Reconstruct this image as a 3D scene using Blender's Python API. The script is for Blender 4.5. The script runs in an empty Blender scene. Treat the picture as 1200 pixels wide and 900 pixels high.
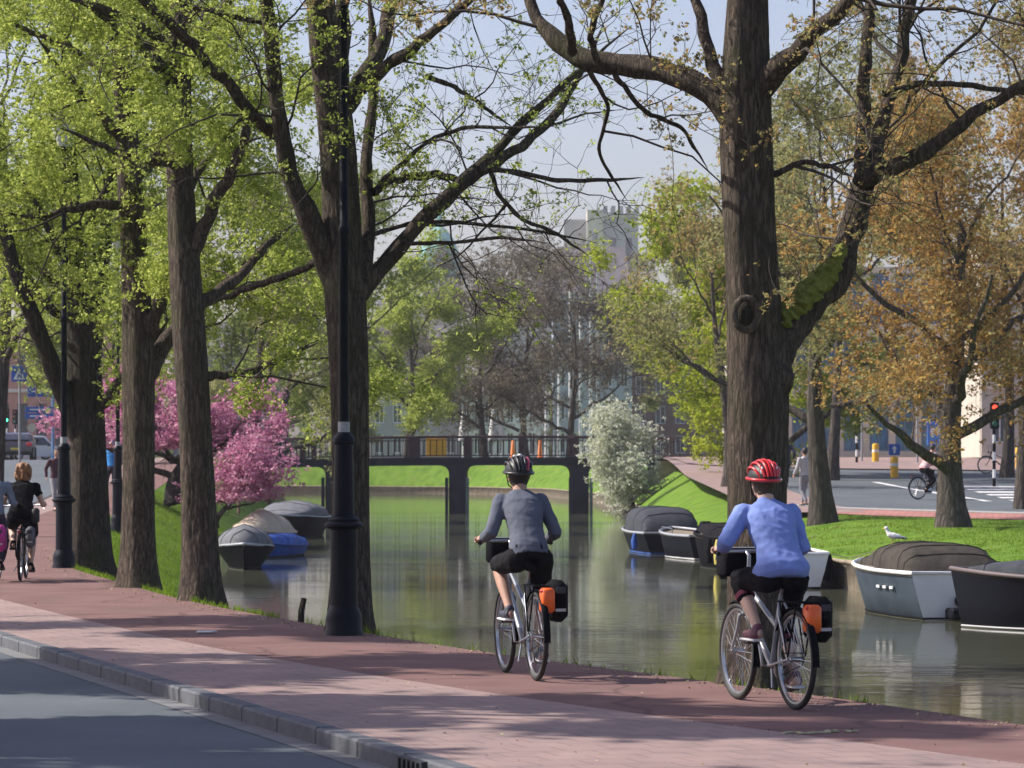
import bpy, bmesh, math, random
import numpy as np
from mathutils import Vector, Matrix, Euler
rng = np.random.default_rng(7); random.seed(7)
S = bpy.context.scene; COL = S.collection
R = math.radians
# ------------------------------------------------------------------ camera, sky, sun, exposure
F = 4000.0; EYE = 1.7; HZ = 540.0
cam = bpy.data.cameras.new('camera'); cam.sensor_width = 36; cam.lens = 36*F/1200
cam.shift_y = (HZ-450)/1200; cam.clip_start = .5; cam.clip_end = 5000
co = bpy.data.objects.new('camera', cam); COL.objects.link(co)
co.location = (0, 0, EYE); co.rotation_euler = (math.pi/2, 0, 0); S.camera = co
cam.dof.use_dof = True; cam.dof.focus_distance = 29; cam.dof.aperture_fstop = 9
SUN_EL, SUN_AZ = R(43), R(-78)          # azimuth clockwise from +Y
W = bpy.data.worlds.new('World'); S.world = W; W.use_nodes = True
wn = W.node_tree.nodes; wl = W.node_tree.links
sk = wn.new('ShaderNodeTexSky'); sk.sky_type = 'NISHITA'; sk.sun_disc = False
sk.sun_elevation = SUN_EL; sk.sun_rotation = SUN_AZ; sk.dust_density = 2.2; sk.air_density = 1.0; sk.ozone_density = 2.0
bg = wn['Background']; bg.inputs['Strength'].default_value = .118
tm = wn.new('ShaderNodeMixRGB'); tm.blend_type = 'MULTIPLY'; tm.inputs[0].default_value = 1; tm.inputs[2].default_value = (1.10, 1.0, 1.08, 1)
wl.new(sk.outputs[0], tm.inputs[1]); wl.new(tm.outputs[0], bg.inputs['Color'])
sd = bpy.data.lights.new('sun', 'SUN'); sd.energy = 5.0; sd.angle = R(.5); sd.color = (1, .94, .85)
so = bpy.data.objects.new('sun', sd); COL.objects.link(so)
dsun = Vector((math.sin(SUN_AZ)*math.cos(SUN_EL), math.cos(SUN_AZ)*math.cos(SUN_EL), math.sin(SUN_EL)))
so.rotation_euler = dsun.to_track_quat('Z', 'Y').to_euler()
S.view_settings.view_transform = 'Standard'; S.view_settings.look = 'None'; S.view_settings.gamma = 1
S.view_settings.exposure = 0.45
S.render.engine = 'CYCLES'
S.cycles.max_bounces = 6; S.cycles.diffuse_bounces = 3; S.cycles.glossy_bounces = 3; S.cycles.transparent_max_bounces = 6
S.cycles.volume_bounces = 0; S.cycles.transmission_bounces = 4; S.cycles.caustics_reflective = False; S.cycles.caustics_refractive = False

# ------------------------------------------------------------------ helpers
def PX(px, D): return (px-600)/F*D
def PZ(py, D): return EYE+(HZ-py)/F*D
def g(D):                                   # street level: flat near, rising to the bridge
    t = np.clip((np.asarray(D, float)-70)/105, 0, 1); return 1.85*t*t*(3-2*t)
def tag(o, label=None, cat=None, group=None, kind=None):
    if label: o['label'] = label
    if cat: o['category'] = cat
    if group: o['group'] = group
    if kind: o['kind'] = kind
    return o
def empty(name, loc=(0, 0, 0), rz=0, label=None, cat=None, group=None):
    o = bpy.data.objects.new(name, None); COL.objects.link(o); o.location = loc; o.rotation_euler = (0, 0, rz)
    o.empty_display_size = .2
    return tag(o, label, cat, group)
def link(name, me, mat, parent=None, smooth=False):
    if mat is not None:
        for m in (mat if isinstance(mat, (list, tuple)) else [mat]): me.materials.append(m)
    if smooth: me.shade_smooth()
    o = bpy.data.objects.new(name, me); COL.objects.link(o)
    if parent is not None: o.parent = parent
    return o
def copy_tree(o, parent=None):
    c = o.copy(); COL.objects.link(c); c.parent = parent
    for ch in list(o.children): copy_tree(ch, c)
    return c
def npmesh(name, V, Fq):
    V = np.asarray(V, np.float32); Fq = np.asarray(Fq, np.int32)
    me = bpy.data.meshes.new(name); n = Fq.shape[1]
    me.vertices.add(len(V)); me.vertices.foreach_set('co', V.ravel())
    me.loops.add(Fq.size); me.loops.foreach_set('vertex_index', Fq.ravel())
    me.polygons.add(len(Fq)); me.polygons.foreach_set('loop_start', np.arange(len(Fq), dtype=np.int32)*n)
    me.update(calc_edges=True); return me
class MB:
    def __init__(s): s.v = []; s.f = []
    def add(s, vs, fs):
        b = len(s.v); s.v += [tuple(map(float, v)) for v in vs]; s.f += [tuple(i+b for i in f) for f in fs]; return s
    def box(s, c, d, M=None, bev=0):
        x, y, z = d[0]/2, d[1]/2, d[2]/2
        if bev:
            b = bev; vs = []
            for sx in (-1, 1):
                for sy in (-1, 1):
                    for sz in (-1, 1):
                        vs += [(sx*(x-b), sy*(y-b), sz*z), (sx*(x-b), sy*y, sz*(z-b)), (sx*x, sy*(y-b), sz*(z-b))]
            bm = bmesh.new(); [bm.verts.new(v) for v in vs]
            bmesh.ops.convex_hull(bm, input=bm.verts); bm.verts.index_update()
            vs = [v.co.copy() for v in bm.verts]; fs = [[v.index for v in f.verts] for f in bm.faces]; bm.free()
        else:
            vs = [(-x, -y, -z), (x, -y, -z), (x, y, -z), (-x, y, -z), (-x, -y, z), (x, -y, z), (x, y, z), (-x, y, z)]
            fs = [(0, 3, 2, 1), (4, 5, 6, 7), (0, 1, 5, 4), (1, 2, 6, 5), (2, 3, 7, 6), (3, 0, 4, 7)]
        vs = [Vector(v) for v in vs]
        if M is not None: vs = [M @ v for v in vs]
        c = Vector(c); return s.add([v+c for v in vs], fs)
    def tube(s, pts, rad, n=8, cap=True, closed=False):
        pts = [Vector(p) for p in pts]; m = len(pts)
        if not isinstance(rad, (list, np.ndarray)): rad = [rad]*m
        up = None; rings = []
        for i, p in enumerate(pts):
            a = pts[(i-1) % m] if (i > 0 or closed) else p; b = pts[(i+1) % m] if (i < m-1 or closed) else p
            t = (b-a).normalized()
            if up is None: up = t.orthogonal().normalized()
            up = (up-t*up.dot(t)); up = up.normalized() if up.length > 1e-6 else t.orthogonal().normalized()
            w = t.cross(up); r = rad[i]; ra, rb = (r if hasattr(r, '__len__') else (r, r))
            rings.append([p+up*ra*math.cos(2*math.pi*k/n)+w*rb*math.sin(2*math.pi*k/n) for k in range(n)])
        vs = [v for rg in rings for v in rg]; fs = []
        for i in range(m if closed else m-1):
            j = (i+1) % m
            for k in range(n): fs.append((i*n+k, i*n+(k+1) % n, j*n+(k+1) % n, j*n+k))
        if cap and not closed: fs += [tuple(range(n-1, -1, -1)), tuple((m-1)*n+k for k in range(n))]
        return s.add(vs, fs)
    def lathe(s, prof, c=(0, 0, 0), n=16, ax='z', lobes=None):
        vs = []
        for r, h in prof:
            for k in range(n):
                a = 2*math.pi*k/n; rr = r*(1 if lobes is None else lobes(k)); x, y = rr*math.cos(a), rr*math.sin(a)
                v = (x, y, h) if ax == 'z' else ((x, h, y) if ax == 'y' else (h, x, y))
                vs.append((v[0]+c[0], v[1]+c[1], v[2]+c[2]))
        m = len(prof); fs = [(i*n+k, i*n+(k+1) % n, (i+1)*n+(k+1) % n, (i+1)*n+k) for i in range(m-1) for k in range(n)]
        fs += [tuple(range(n-1, -1, -1)), tuple((m-1)*n+k for k in range(n))]
        return s.add(vs, fs)
    def ell(s, c, r, n=12, m=8, M=None):
        vs = [Vector((0, 0, -r[2]))]
        for j in range(1, m):
            ph = math.pi*j/m-math.pi/2
            for k in range(n):
                th = 2*math.pi*k/n; vs.append(Vector((r[0]*math.cos(ph)*math.cos(th), r[1]*math.cos(ph)*math.sin(th), r[2]*math.sin(ph))))
        vs.append(Vector((0, 0, r[2]))); L = len(vs)-1; fs = []
        for k in range(n): fs.append((0, 1+(k+1) % n, 1+k)); fs.append((L, 1+(m-2)*n+k, 1+(m-2)*n+(k+1) % n))
        for j in range(m-2):
            for k in range(n): fs.append((1+j*n+k, 1+j*n+(k+1) % n, 1+(j+1)*n+(k+1) % n, 1+(j+1)*n+k))
        if M is not None: vs = [M @ v for v in vs]
        c = Vector(c); return s.add([v+c for v in vs], fs)
    def prism(s, poly, h0, h1, ax='z'):       # poly in 2D, extruded along ax
        n = len(poly)
        def P(a, b, h): return {'z': (a, b, h), 'x': (h, a, b), 'y': (a, h, b)}[ax]
        vs = [P(a, b, h0) for a, b in poly]+[P(a, b, h1) for a, b in poly]
        fs = [tuple(range(n-1, -1, -1)), tuple(range(n, 2*n))]+[(k, (k+1) % n, n+(k+1) % n, n+k) for k in range(n)]
        return s.add(vs, fs)
    def build(s, name, mat, parent=None, smooth=False, bev=0, fix=True):
        me = bpy.data.meshes.new(name); me.from_pydata(s.v, [], s.f); me.update()
        if fix:
            bm = bmesh.new(); bm.from_mesh(me); bmesh.ops.recalc_face_normals(bm, faces=bm.faces)
            if bev: bmesh.ops.bevel(bm, geom=bm.edges, offset=bev, segments=2, affect='EDGES', clamp_overlap=True)
            bm.to_mesh(me); bm.free()
        o = link(name, me, mat, parent)
        if smooth:
            me.shade_smooth()
            try: me.set_sharp_from_angle(angle=R(50))
            except Exception: pass
        return o
def blob(name, mb, mat, parent, vox=.01, it=6, fac=.5, wr=0):     # fuse overlapping closed pieces into ONE smooth skin
    me = bpy.data.meshes.new(name); me.from_pydata(mb.v, [], mb.f); me.update()
    bm = bmesh.new(); bm.from_mesh(me); bmesh.ops.recalc_face_normals(bm, faces=bm.faces); bm.to_mesh(me); bm.free()
    t = bpy.data.objects.new('tmp', me); COL.objects.link(t)
    m = t.modifiers.new('r', 'REMESH'); m.mode = 'VOXEL'; m.voxel_size = vox; m.adaptivity = 0
    k = t.modifiers.new('s', 'SMOOTH'); k.iterations = it; k.factor = fac
    dg = bpy.context.evaluated_depsgraph_get(); nm = bpy.data.meshes.new_from_object(t.evaluated_get(dg))
    bpy.data.objects.remove(t); bpy.data.meshes.remove(me); nm.name = name; nm.materials.clear()
    if wr:
        from mathutils import noise
        n_ = len(nm.vertices); c = np.empty(n_*3, np.float32); nn = np.empty(n_*3, np.float32); nm.vertices.foreach_get('co', c); nm.vertices.foreach_get('normal', nn); c = c.reshape(-1, 3); nn = nn.reshape(-1, 3)
        d = np.array([(1-abs(noise.noise(Vector((p[0]*9+p[2]*5, p[1]*8, p[2]*13+p[0]*3)))*2.2))+.5*noise.noise(Vector(p*26)) for p in c.astype(float)], np.float32)
        c += nn*((d-.5)*wr)[:, None]; nm.vertices.foreach_set('co', c.ravel()); nm.update()
    nm.shade_smooth(); return link(name, nm, mat, parent)

# ------------------------------------------------------------------ materials
MC = {}
def mat(name, col=(.5, .5, .5), rough=.6, metal=0, emit=None, var=0, scale=8, bump=0, bscale=None, spec=.5, col2=None, stretch=(1, 1, 1), detail=4, coat=0, alpha=None, trans=0, dirt=None, crack=None):
    if name in MC: return MC[name]
    m = bpy.data.materials.new(name); m.use_nodes = True; nt = m.node_tree; N = nt.nodes; L = nt.links
    b = N['Principled BSDF']; b.inputs['Base Color'].default_value = (*col, 1); b.inputs['Roughness'].default_value = rough
    b.inputs['Metallic'].default_value = metal; b.inputs['Specular IOR Level'].default_value = spec; b.inputs['Coat Weight'].default_value = coat
    if trans: b.inputs['Transmission Weight'].default_value = trans
    if emit: b.inputs['Emission Color'].default_value = (*emit[0], 1); b.inputs['Emission Strength'].default_value = emit[1]
    if var or col2 or bump:
        tc = N.new('ShaderNodeTexCoord'); mp = N.new('ShaderNodeMapping'); mp.inputs['Scale'].default_value = stretch
        L.new(tc.outputs['Object'], mp.inputs[0])
        no = N.new('ShaderNodeTexNoise'); no.inputs['Scale'].default_value = scale; no.inputs['Detail'].default_value = detail
        L.new(mp.outputs[0], no.inputs['Vector'])
        if var or col2:
            cr = N.new('ShaderNodeValToRGB'); cr.color_ramp.elements[0].position = .3; cr.color_ramp.elements[1].position = .7
            c2 = col2 or tuple(min(1, c*(1+var)) for c in col); c1 = tuple(c*(1-var) for c in col) if not col2 else col
            cr.color_ramp.elements[0].color = (*c1, 1); cr.color_ramp.elements[1].color = (*c2, 1)
            L.new(no.outputs['Fac'], cr.inputs[0]); last = cr.outputs[0]
            if dirt:
                dc, ds, lo, hi = dirt; dn = N.new('ShaderNodeTexNoise'); dn.inputs['Scale'].default_value = ds; dn.inputs['Detail'].default_value = 7; dn.inputs['Roughness'].default_value = .65; L.new(tc.outputs['Object'], dn.inputs['Vector'])
                dr = N.new('ShaderNodeValToRGB'); dr.color_ramp.elements[0].position = lo; dr.color_ramp.elements[1].position = hi; L.new(dn.outputs['Fac'], dr.inputs[0])
                dm = N.new('ShaderNodeMixRGB'); dm.inputs[2].default_value = (*dc, 1); L.new(dr.outputs[0], dm.inputs[0]); L.new(last, dm.inputs[1]); last = dm.outputs[0]
            if crack:
                cc, cs, cw = crack; cn = N.new('ShaderNodeTexNoise'); cn.inputs['Scale'].default_value = cs*2; L.new(tc.outputs['Object'], cn.inputs['Vector']); cm = N.new('ShaderNodeMixRGB'); cm.inputs[0].default_value = .35; L.new(tc.outputs['Object'], cm.inputs[1]); L.new(cn.outputs['Color'], cm.inputs[2])
                cv = N.new('ShaderNodeTexVoronoi'); cv.feature = 'DISTANCE_TO_EDGE'; cv.inputs['Scale'].default_value = cs; L.new(cm.outputs[0], cv.inputs['Vector']); c3 = N.new('ShaderNodeValToRGB'); c3.color_ramp.elements[0].color = (.8, .8, .8, 1); c3.color_ramp.elements[1].color = (0, 0, 0, 1); c3.color_ramp.elements[1].position = cw; L.new(cv.outputs['Distance'], c3.inputs[0])
                c4 = N.new('ShaderNodeMixRGB'); c4.inputs[2].default_value = (*cc, 1); L.new(c3.outputs[0], c4.inputs[0]); L.new(last, c4.inputs[1]); last = c4.outputs[0]
            L.new(last, b.inputs['Base Color'])
        if bump:
            n2 = no
            if bscale:
                n2 = N.new('ShaderNodeTexNoise'); n2.inputs['Scale'].default_value = bscale; n2.inputs['Detail'].default_value = 5; L.new(mp.outputs[0], n2.inputs['Vector'])
            bp = N.new('ShaderNodeBump'); bp.inputs['Strength'].default_value = min(1, bump); bp.inputs['Distance'].default_value = .02
            L.new(n2.outputs['Fac'], bp.inputs['Height']); L.new(bp.outputs[0], b.inputs['Normal'])
    MC[name] = m; return m
def leafmat(name, ca, cb, cc=None, tr=.45):
    m = bpy.data.materials.new(name); m.use_nodes = True; N = m.node_tree.nodes; L = m.node_tree.links
    N.remove(N['Principled BSDF']); out = N['Material Output']
    geo = N.new('ShaderNodeNewGeometry'); cr = N.new('ShaderNodeValToRGB'); e = cr.color_ramp.elements
    e[0].color = (*ca, 1); e[1].color = (*cb, 1); e[0].position = 0
    if cc: k = e.new(.5); k.color = (*cc, 1)
    L.new(geo.outputs['Random Per Island'], cr.inputs[0])
    d = N.new('ShaderNodeBsdfDiffuse'); t = N.new('ShaderNodeBsdfTranslucent'); mx = N.new('ShaderNodeMixShader'); mx.inputs[0].default_value = tr
    L.new(cr.outputs[0], d.inputs[0]); L.new(cr.outputs[0], t.inputs[0]); L.new(d.outputs[0], mx.inputs[1]); L.new(t.outputs[0], mx.inputs[2])
    L.new(mx.outputs[0], out.inputs['Surface']); return m
def barkmat(name, c1, c2, moss=None, sc=1.0):
    m = bpy.data.materials.new(name); m.use_nodes = True; N = m.node_tree.nodes; L = m.node_tree.links; b = N['Principled BSDF']
    b.inputs['Roughness'].default_value = .9; b.inputs['Specular IOR Level'].default_value = .15
    tc = N.new('ShaderNodeTexCoord'); mp = N.new('ShaderNodeMapping'); mp.inputs['Scale'].default_value = (1, 1, .16)
    L.new(tc.outputs['Object'], mp.inputs[0])
    n1 = N.new('ShaderNodeTexNoise'); n1.inputs['Scale'].default_value = 26*sc; n1.inputs['Detail'].default_value = 6; n1.inputs['Roughness'].default_value = .65
    v = N.new('ShaderNodeTexVoronoi'); v.feature = 'DISTANCE_TO_EDGE'; v.inputs['Scale'].default_value = 22*sc
    L.new(mp.outputs[0], n1.inputs['Vector'])
    mxv = N.new('ShaderNodeMixRGB'); mxv.inputs[0].default_value = .12; L.new(mp.outputs[0], mxv.inputs[1]); L.new(n1.outputs['Color'], mxv.inputs[2]); L.new(mxv.outputs[0], v.inputs['Vector'])
    n2 = N.new('ShaderNodeTexNoise'); n2.inputs['Scale'].default_value = 1.7; n2.inputs['Detail'].default_value = 3; L.new(tc.outputs['Object'], n2.inputs['Vector'])
    cr = N.new('ShaderNodeValToRGB'); cr.color_ramp.elements[0].position = .36; cr.color_ramp.elements[1].position = .86
    cr.color_ramp.elements[0].color = (*c1, 1); cr.color_ramp.elements[1].color = (*c2, 1)
    mm = N.new('ShaderNodeMath'); mm.operation = 'MULTIPLY_ADD'; mm.inputs[1].default_value = 1.6; mm.inputs[2].default_value = .12
    L.new(v.outputs['Distance'], mm.inputs[0]); ad = N.new('ShaderNodeMath'); ad.operation = 'ADD'; L.new(mm.outputs[0], ad.inputs[0])
    m3 = N.new('ShaderNodeMath'); m3.operation = 'MULTIPLY'; m3.inputs[1].default_value = .6; L.new(n1.outputs['Fac'], m3.inputs[0]); L.new(m3.outputs[0], ad.inputs[1])
    L.new(ad.outputs[0], cr.inputs[0]); last = cr.outputs[0]
    if moss:
        mc = N.new('ShaderNodeMixRGB'); mc.inputs[2].default_value = (*moss, 1); r2 = N.new('ShaderNodeValToRGB')
        r2.color_ramp.elements[0].position = .52; r2.color_ramp.elements[1].position = .7; r2.color_ramp.elements[1].color = (.55, .55, .55, 1)
        L.new(n2.outputs['Fac'], r2.inputs[0]); L.new(r2.outputs[0], mc.inputs[0]); L.new(last, mc.inputs[1]); last = mc.outputs[0]
    L.new(last, b.inputs['Base Color'])
    bp = N.new('ShaderNodeBump'); bp.inputs['Strength'].default_value = 1; bp.inputs['Distance'].default_value = .05
    L.new(ad.outputs[0], bp.inputs['Height']); L.new(bp.outputs[0], b.inputs['Normal']); return m

BARK = barkmat('bark', (.055, .046, .040), (.235, .185, .145), (.09, .10, .045))
BARK_D = barkmat('bark_dark', (.03, .027, .024), (.13, .108, .088), (.06, .07, .03))
BARK_F = barkmat('bark_far', (.05, .045, .04), (.13, .11, .095), sc=.5)
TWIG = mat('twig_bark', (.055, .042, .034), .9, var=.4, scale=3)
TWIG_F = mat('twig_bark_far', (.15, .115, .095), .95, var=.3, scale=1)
black = mat('black_paint', (.006, .0065, .009), .6, spec=.06, var=.3, scale=30)
rubber = mat('rubber', (.018, .018, .019), .7, var=.2, scale=40)
steel = mat('steel', (.45, .46, .48), .3, .9, var=.12, scale=30)
silver = mat('silver_paint', (.42, .43, .45), .35, .4, coat=.4, var=.08, scale=12)
blackcloth = mat('black_cloth', (.008, .008, .010), .95, spec=.12, var=.35, scale=20, bump=.4, bscale=60)
glass = mat('window_glass', (.05, .07, .09), .08, spec=.9, var=.5, scale=.3)

# ------------------------------------------------------------------ ground, water
def lut(pts):
    p = sorted(pts, key=lambda q: q[1]); xs = [q[1] for q in p]; ys = [q[0] for q in p]
    return lambda D: np.interp(D, xs, ys)
bankL = lut([(30, -60), (12, 0), (6, 17), (4.3, 21.5), (2.75, 25.5), (.6, 30), (-.9, 34.5), (-2.6, 40), (-4.1, 48), (-5.6, 60), (-7.3, 84), (-8.6, 110), (-11, 160), (-13.8, 216), (-20, 250), (-45, 285), (-90, 300), (-400, 320)])
edgeL = lut([(27, -60), (9, 8), (4.7, 18), (3.3, 22), (2.34, 24.5), (1.35, 26.7), (-.25, 30.2), (-1.45, 33.7), (-3.04, 38.4), (-4.25, 42.5), (-5.67, 48.6), (-6.8, 53), (-8.3, 61.8), (-9.5, 75), (-10.3, 84), (-11.9, 113), (-15, 170), (-19, 250), (-70, 330)])
midL = lut([(24, -60), (6.3, 12), (2.9, 19.3), (1.25, 22), (-.43, 25.6), (-1.7, 28.3), (-3.40, 32.9), (-5.7, 40), (-8.1, 48), (-9.3, 53), (-10.9, 61.8), (-12.0, 75), (-12.4, 84), (-13.9, 113), (-16.9, 170), (-21, 250), (-72, 330)])
kerbL = lut([(25, -60), (3.35, 8), (-.19, 18.9), (-1.2, 22), (-2.6, 26.3), (-3.8, 30), (-5.1, 34), (-8.4, 45), (-10.4, 53), (-12.0, 62), (-12.8, 75), (-13.2, 84), (-14.9, 113), (-18, 170), (-23, 250), (-75, 330)])
bankR = lut([(14, -60), (11, 10), (9.5, 40), (8.75, 50), (8.0, 60), (7.0, 72), (6.0, 88), (5.5, 100), (5.4, 130), (6.2, 175), (5.6, 225), (2.5, 262), (-4, 279), (-14, 286), (-60, 310), (-400, 335)])
def sm(f, D): return (f(D-1.2)+f(D)+f(D+1.2)+f(D-2.4)+f(D+2.4))/5.0
Ds = np.concatenate([np.arange(-60, 14, 4), np.arange(14, 64, .5), np.arange(64, 130, 1.5), np.arange(130, 340, 4)])
def strip(name, A, B, Dv, m, zoff=0, nx=2, prof=None, kind='structure', noise=0):
    """sheet between the curves A(D) and B(D); prof(t, D) gives height above/below street level"""
    V = []; ts = np.linspace(0, 1, nx)
    for D in Dv:
        a, b = sm(A, D), sm(B, D)
        for t in ts:
            x = a+(b-a)*t; z = float(g(D))+zoff if prof is None else prof(t, D)
            if noise and 0 < t < 1: z += noise*(math.sin(x*2.1+D*1.3)+math.sin(D*.7-x*3.3))*.5
            V.append((x, D, z))
    n = len(Dv); Fq = [(i*nx+k, i*nx+k+1, (i+1)*nx+k+1, (i+1)*nx+k) for i in range(n-1) for k in range(nx-1)]
    o = link(name, npmesh(name, V, Fq), m); return tag(o, kind=kind)

def asphalt():
    m = bpy.data.materials.new('asphalt'); m.use_nodes = True; N = m.node_tree.nodes; L = m.node_tree.links; b = N['Principled BSDF']
    tc = N.new('ShaderNodeTexCoord'); n1 = N.new('ShaderNodeTexNoise'); n1.inputs['Scale'].default_value = .6; n1.inputs['Detail'].default_value = 6
    n2 = N.new('ShaderNodeTexNoise'); n2.inputs['Scale'].default_value = 60; L.new(tc.outputs['Object'], n1.inputs[0]); L.new(tc.outputs['Object'], n2.inputs[0])
    cr = N.new('ShaderNodeValToRGB'); cr.color_ramp.elements[0].color = (.055, .068, .080, 1); cr.color_ramp.elements[1].color = (.115, .132, .148, 1); cr.color_ramp.elements[0].position = .3; cr.color_ramp.elements[1].position = .7
    mx = N.new('ShaderNodeMath'); mx.operation = 'MULTIPLY_ADD'; mx.inputs[1].default_value = .35; L.new(n2.outputs['Fac'], mx.inputs[0]); 
    mm = N.new('ShaderNodeMath'); mm.operation = 'MULTIPLY'; mm.inputs[1].default_value = .65; L.new(n1.outputs['Fac'], mm.inputs[0]); L.new(mm.outputs[0], mx.inputs[2])
    L.new(mx.outputs[0], cr.inputs[0]); L.new(cr.outputs[0], b.inputs['Base Color']); b.inputs['Roughness'].default_value = .85
    bp = N.new('ShaderNodeBump'); bp.inputs['Strength'].default_value = .4; bp.inputs['Distance'].default_value = .01; L.new(n2.outputs['Fac'], bp.inputs['Height']); L.new(bp.outputs[0], b.inputs['Normal']); return m
ASPH = asphalt()
def tilemat(name, base, dark, size=.3, rot=.32, jw=.012):
    m = bpy.data.materials.new(name); m.use_nodes = True; N = m.node_tree.nodes; L = m.node_tree.links; b = N['Principled BSDF']
    tc = N.new('ShaderNodeTexCoord'); mp = N.new('ShaderNodeMapping'); mp.inputs['Rotation'].default_value = (0, 0, -rot); L.new(tc.outputs['Object'], mp.inputs[0])
    br = N.new('ShaderNodeTexBrick'); br.offset = .5; br.inputs['Scale'].default_value = 1; br.inputs['Brick Width'].default_value = size; br.inputs['Row Height'].default_value = size
    br.inputs['Mortar Size'].default_value = jw; br.inputs['Color1'].default_value = (*base, 1); br.inputs['Color2'].default_value = (*[c*.93 for c in base], 1); br.inputs['Mortar'].default_value = (*dark, 1)
    L.new(mp.outputs[0], br.inputs[0]); n = N.new('ShaderNodeTexNoise'); n.inputs['Scale'].default_value = 1.1; n.inputs['Detail'].default_value = 7; n.inputs['Roughness'].default_value = .7; L.new(tc.outputs['Object'], n.inputs[0])
    cr = N.new('ShaderNodeValToRGB'); cr.color_ramp.elements[0].color = (.70, .70, .72, 1); cr.color_ramp.elements[1].color = (1.15, 1.12, 1.1, 1); cr.color_ramp.elements[0].position = .3; cr.color_ramp.elements[1].position = .7
    L.new(n.outputs['Fac'], cr.inputs[0]); mx = N.new('ShaderNodeMixRGB'); mx.blend_type = 'MULTIPLY'; mx.inputs[0].default_value = 1
    L.new(br.outputs[0], mx.inputs[1]); L.new(cr.outputs[0], mx.inputs[2]); L.new(mx.outputs[0], b.inputs['Base Color']); b.inputs['Roughness'].default_value = .85
    bp = N.new('ShaderNodeBump'); bp.invert = True; bp.inputs['Strength'].default_value = .5; bp.inputs['Distance'].default_value = .006; L.new(br.outputs['Fac'], bp.inputs['Height']); L.new(bp.outputs[0], b.inputs['Normal']); return m
PAVE = tilemat('pavement_tiles', (.305, .215, .195), (.235, .165, .15))
REDP = mat('red_asphalt', (.155, .088, .080), .9, spec=.2, col2=(.215, .124, .113), dirt=((.15, .10, .09), .5, .5, .75), crack=((.10, .06, .055), .45, .012), scale=1.3, detail=8, bump=.25, bscale=90)
REDP2 = tilemat('red_paving', (.45, .2, .17), (.25, .12, .1), .22)
KERB = mat('kerb_stone', (.10, .105, .118), .8, var=.22, scale=6, bump=.3, bscale=40)
STONE = mat('quay_stone', (.19, .155, .11), .9, col2=(.36, .29, .21), scale=2.5, bump=.8, bscale=9, detail=7)
GRASS = mat('grass', (.075, .15, .015), .95, col2=(.145, .245, .03), dirt=((.20, .19, .07), .8, .55, .8), scale=1.4, bump=1, bscale=40, detail=8, spec=.1)
SOIL = mat('bank_soil', (.10, .085, .05), .95, col2=(.10, .15, .03), scale=5, bump=.7, bscale=25)
CONC = mat('concrete', (.34, .335, .32), .85, var=.15, scale=3, bump=.2, bscale=30)
WHITE = mat('white_paint', (.75, .75, .74), .55, var=.08, scale=8)

strip('road', lambda D: kerbL(D)-11, kerbL, Ds, ASPH, -.105, 8)
strip('pavement', kerbL, midL, Ds, PAVE, 0, 4)
strip('cycle_path', midL, edgeL, Ds, REDP, 0, 4)
strip('far_pavement', lambda D: kerbL(D)-16, lambda D: kerbL(D)-11, Ds, PAVE, .0, 2)
strip('ground', lambda D: kerbL(D)-1500, lambda D: kerbL(D)-16, Ds, GRASS, -.01, 5)
def bank_prof(t, D):
    G = float(g(D)); s = t**1.25
    return G-.005-(G+1.25)*s+ (0 if t in (0, 1) else .05*math.sin(D*1.9+t*9)*t*(1-t)*2)
strip('grass_bank', edgeL, bankL, Ds, GRASS, nx=9, prof=bank_prof)
def lawn_prof(t, D):
    G = float(g(D)); return -.42+(G+.42)*min(1, (t*60/3.2))**.8 if t*60 < 3.2 else G
lts = None
def right_land():
    V = []; off = [0, .25, .7, 1.3, 2.0, 2.8, 3.6, 6, 12, 25, 60, 200, 1500]; n = len(off)
    for D in Ds:
        a = sm(bankR, D); G = float(g(D))
        for k, o_ in enumerate(off):
            s = min(1, o_/3.2)**.85; z = -.42+(G-.01+.42)*s+(.03*math.sin(D*1.3+o_*2) if 0 < o_ < 3 else 0)
            V.append((a+o_, D, z))
    m = len(Ds); Fq = [(i*n+k, i*n+k+1, (i+1)*n+k+1, (i+1)*n+k) for i in range(m-1) for k in range(n-1)]
    tag(link('lawn', npmesh('lawn', V, Fq), GRASS, smooth=True), kind='structure')
right_land()
# quay wall along the far bank: coping and wall face
def quay():
    q = empty('quay_wall', (0, 0, 0), 0, 'low weathered stone quay wall edging the lawn along the far bank', 'wall')
    V = []; pr = [(-.0, -1.6), (-.02, -.47), (-.05, -.465), (-.05, -.395), (.30, -.395), (.30, -.6)]
    for D in Ds:
        a = sm(bankR, D)
        for ox, z in pr: V.append((a+ox+.02*math.sin(D*3), D, z+.012*math.sin(D*5.3)))
    n = len(pr); m = len(Ds); Fq = [(i*n+k, i*n+k+1, (i+1)*n+k+1, (i+1)*n+k) for i in range(m-1) for k in range(n-1)]
    link('wall', npmesh('wall', V, Fq), STONE, q)
quay()
# far ground beyond the canal bend and to the horizon
Vg = [(-3000, 338, 1.84), (3000, 338, 1.84), (3000, 4500, 1.84), (-3000, 4500, 1.84)]
tag(link('far_ground', npmesh('far_ground', Vg, [(0, 1, 2, 3)]), GRASS), kind='structure')
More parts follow.
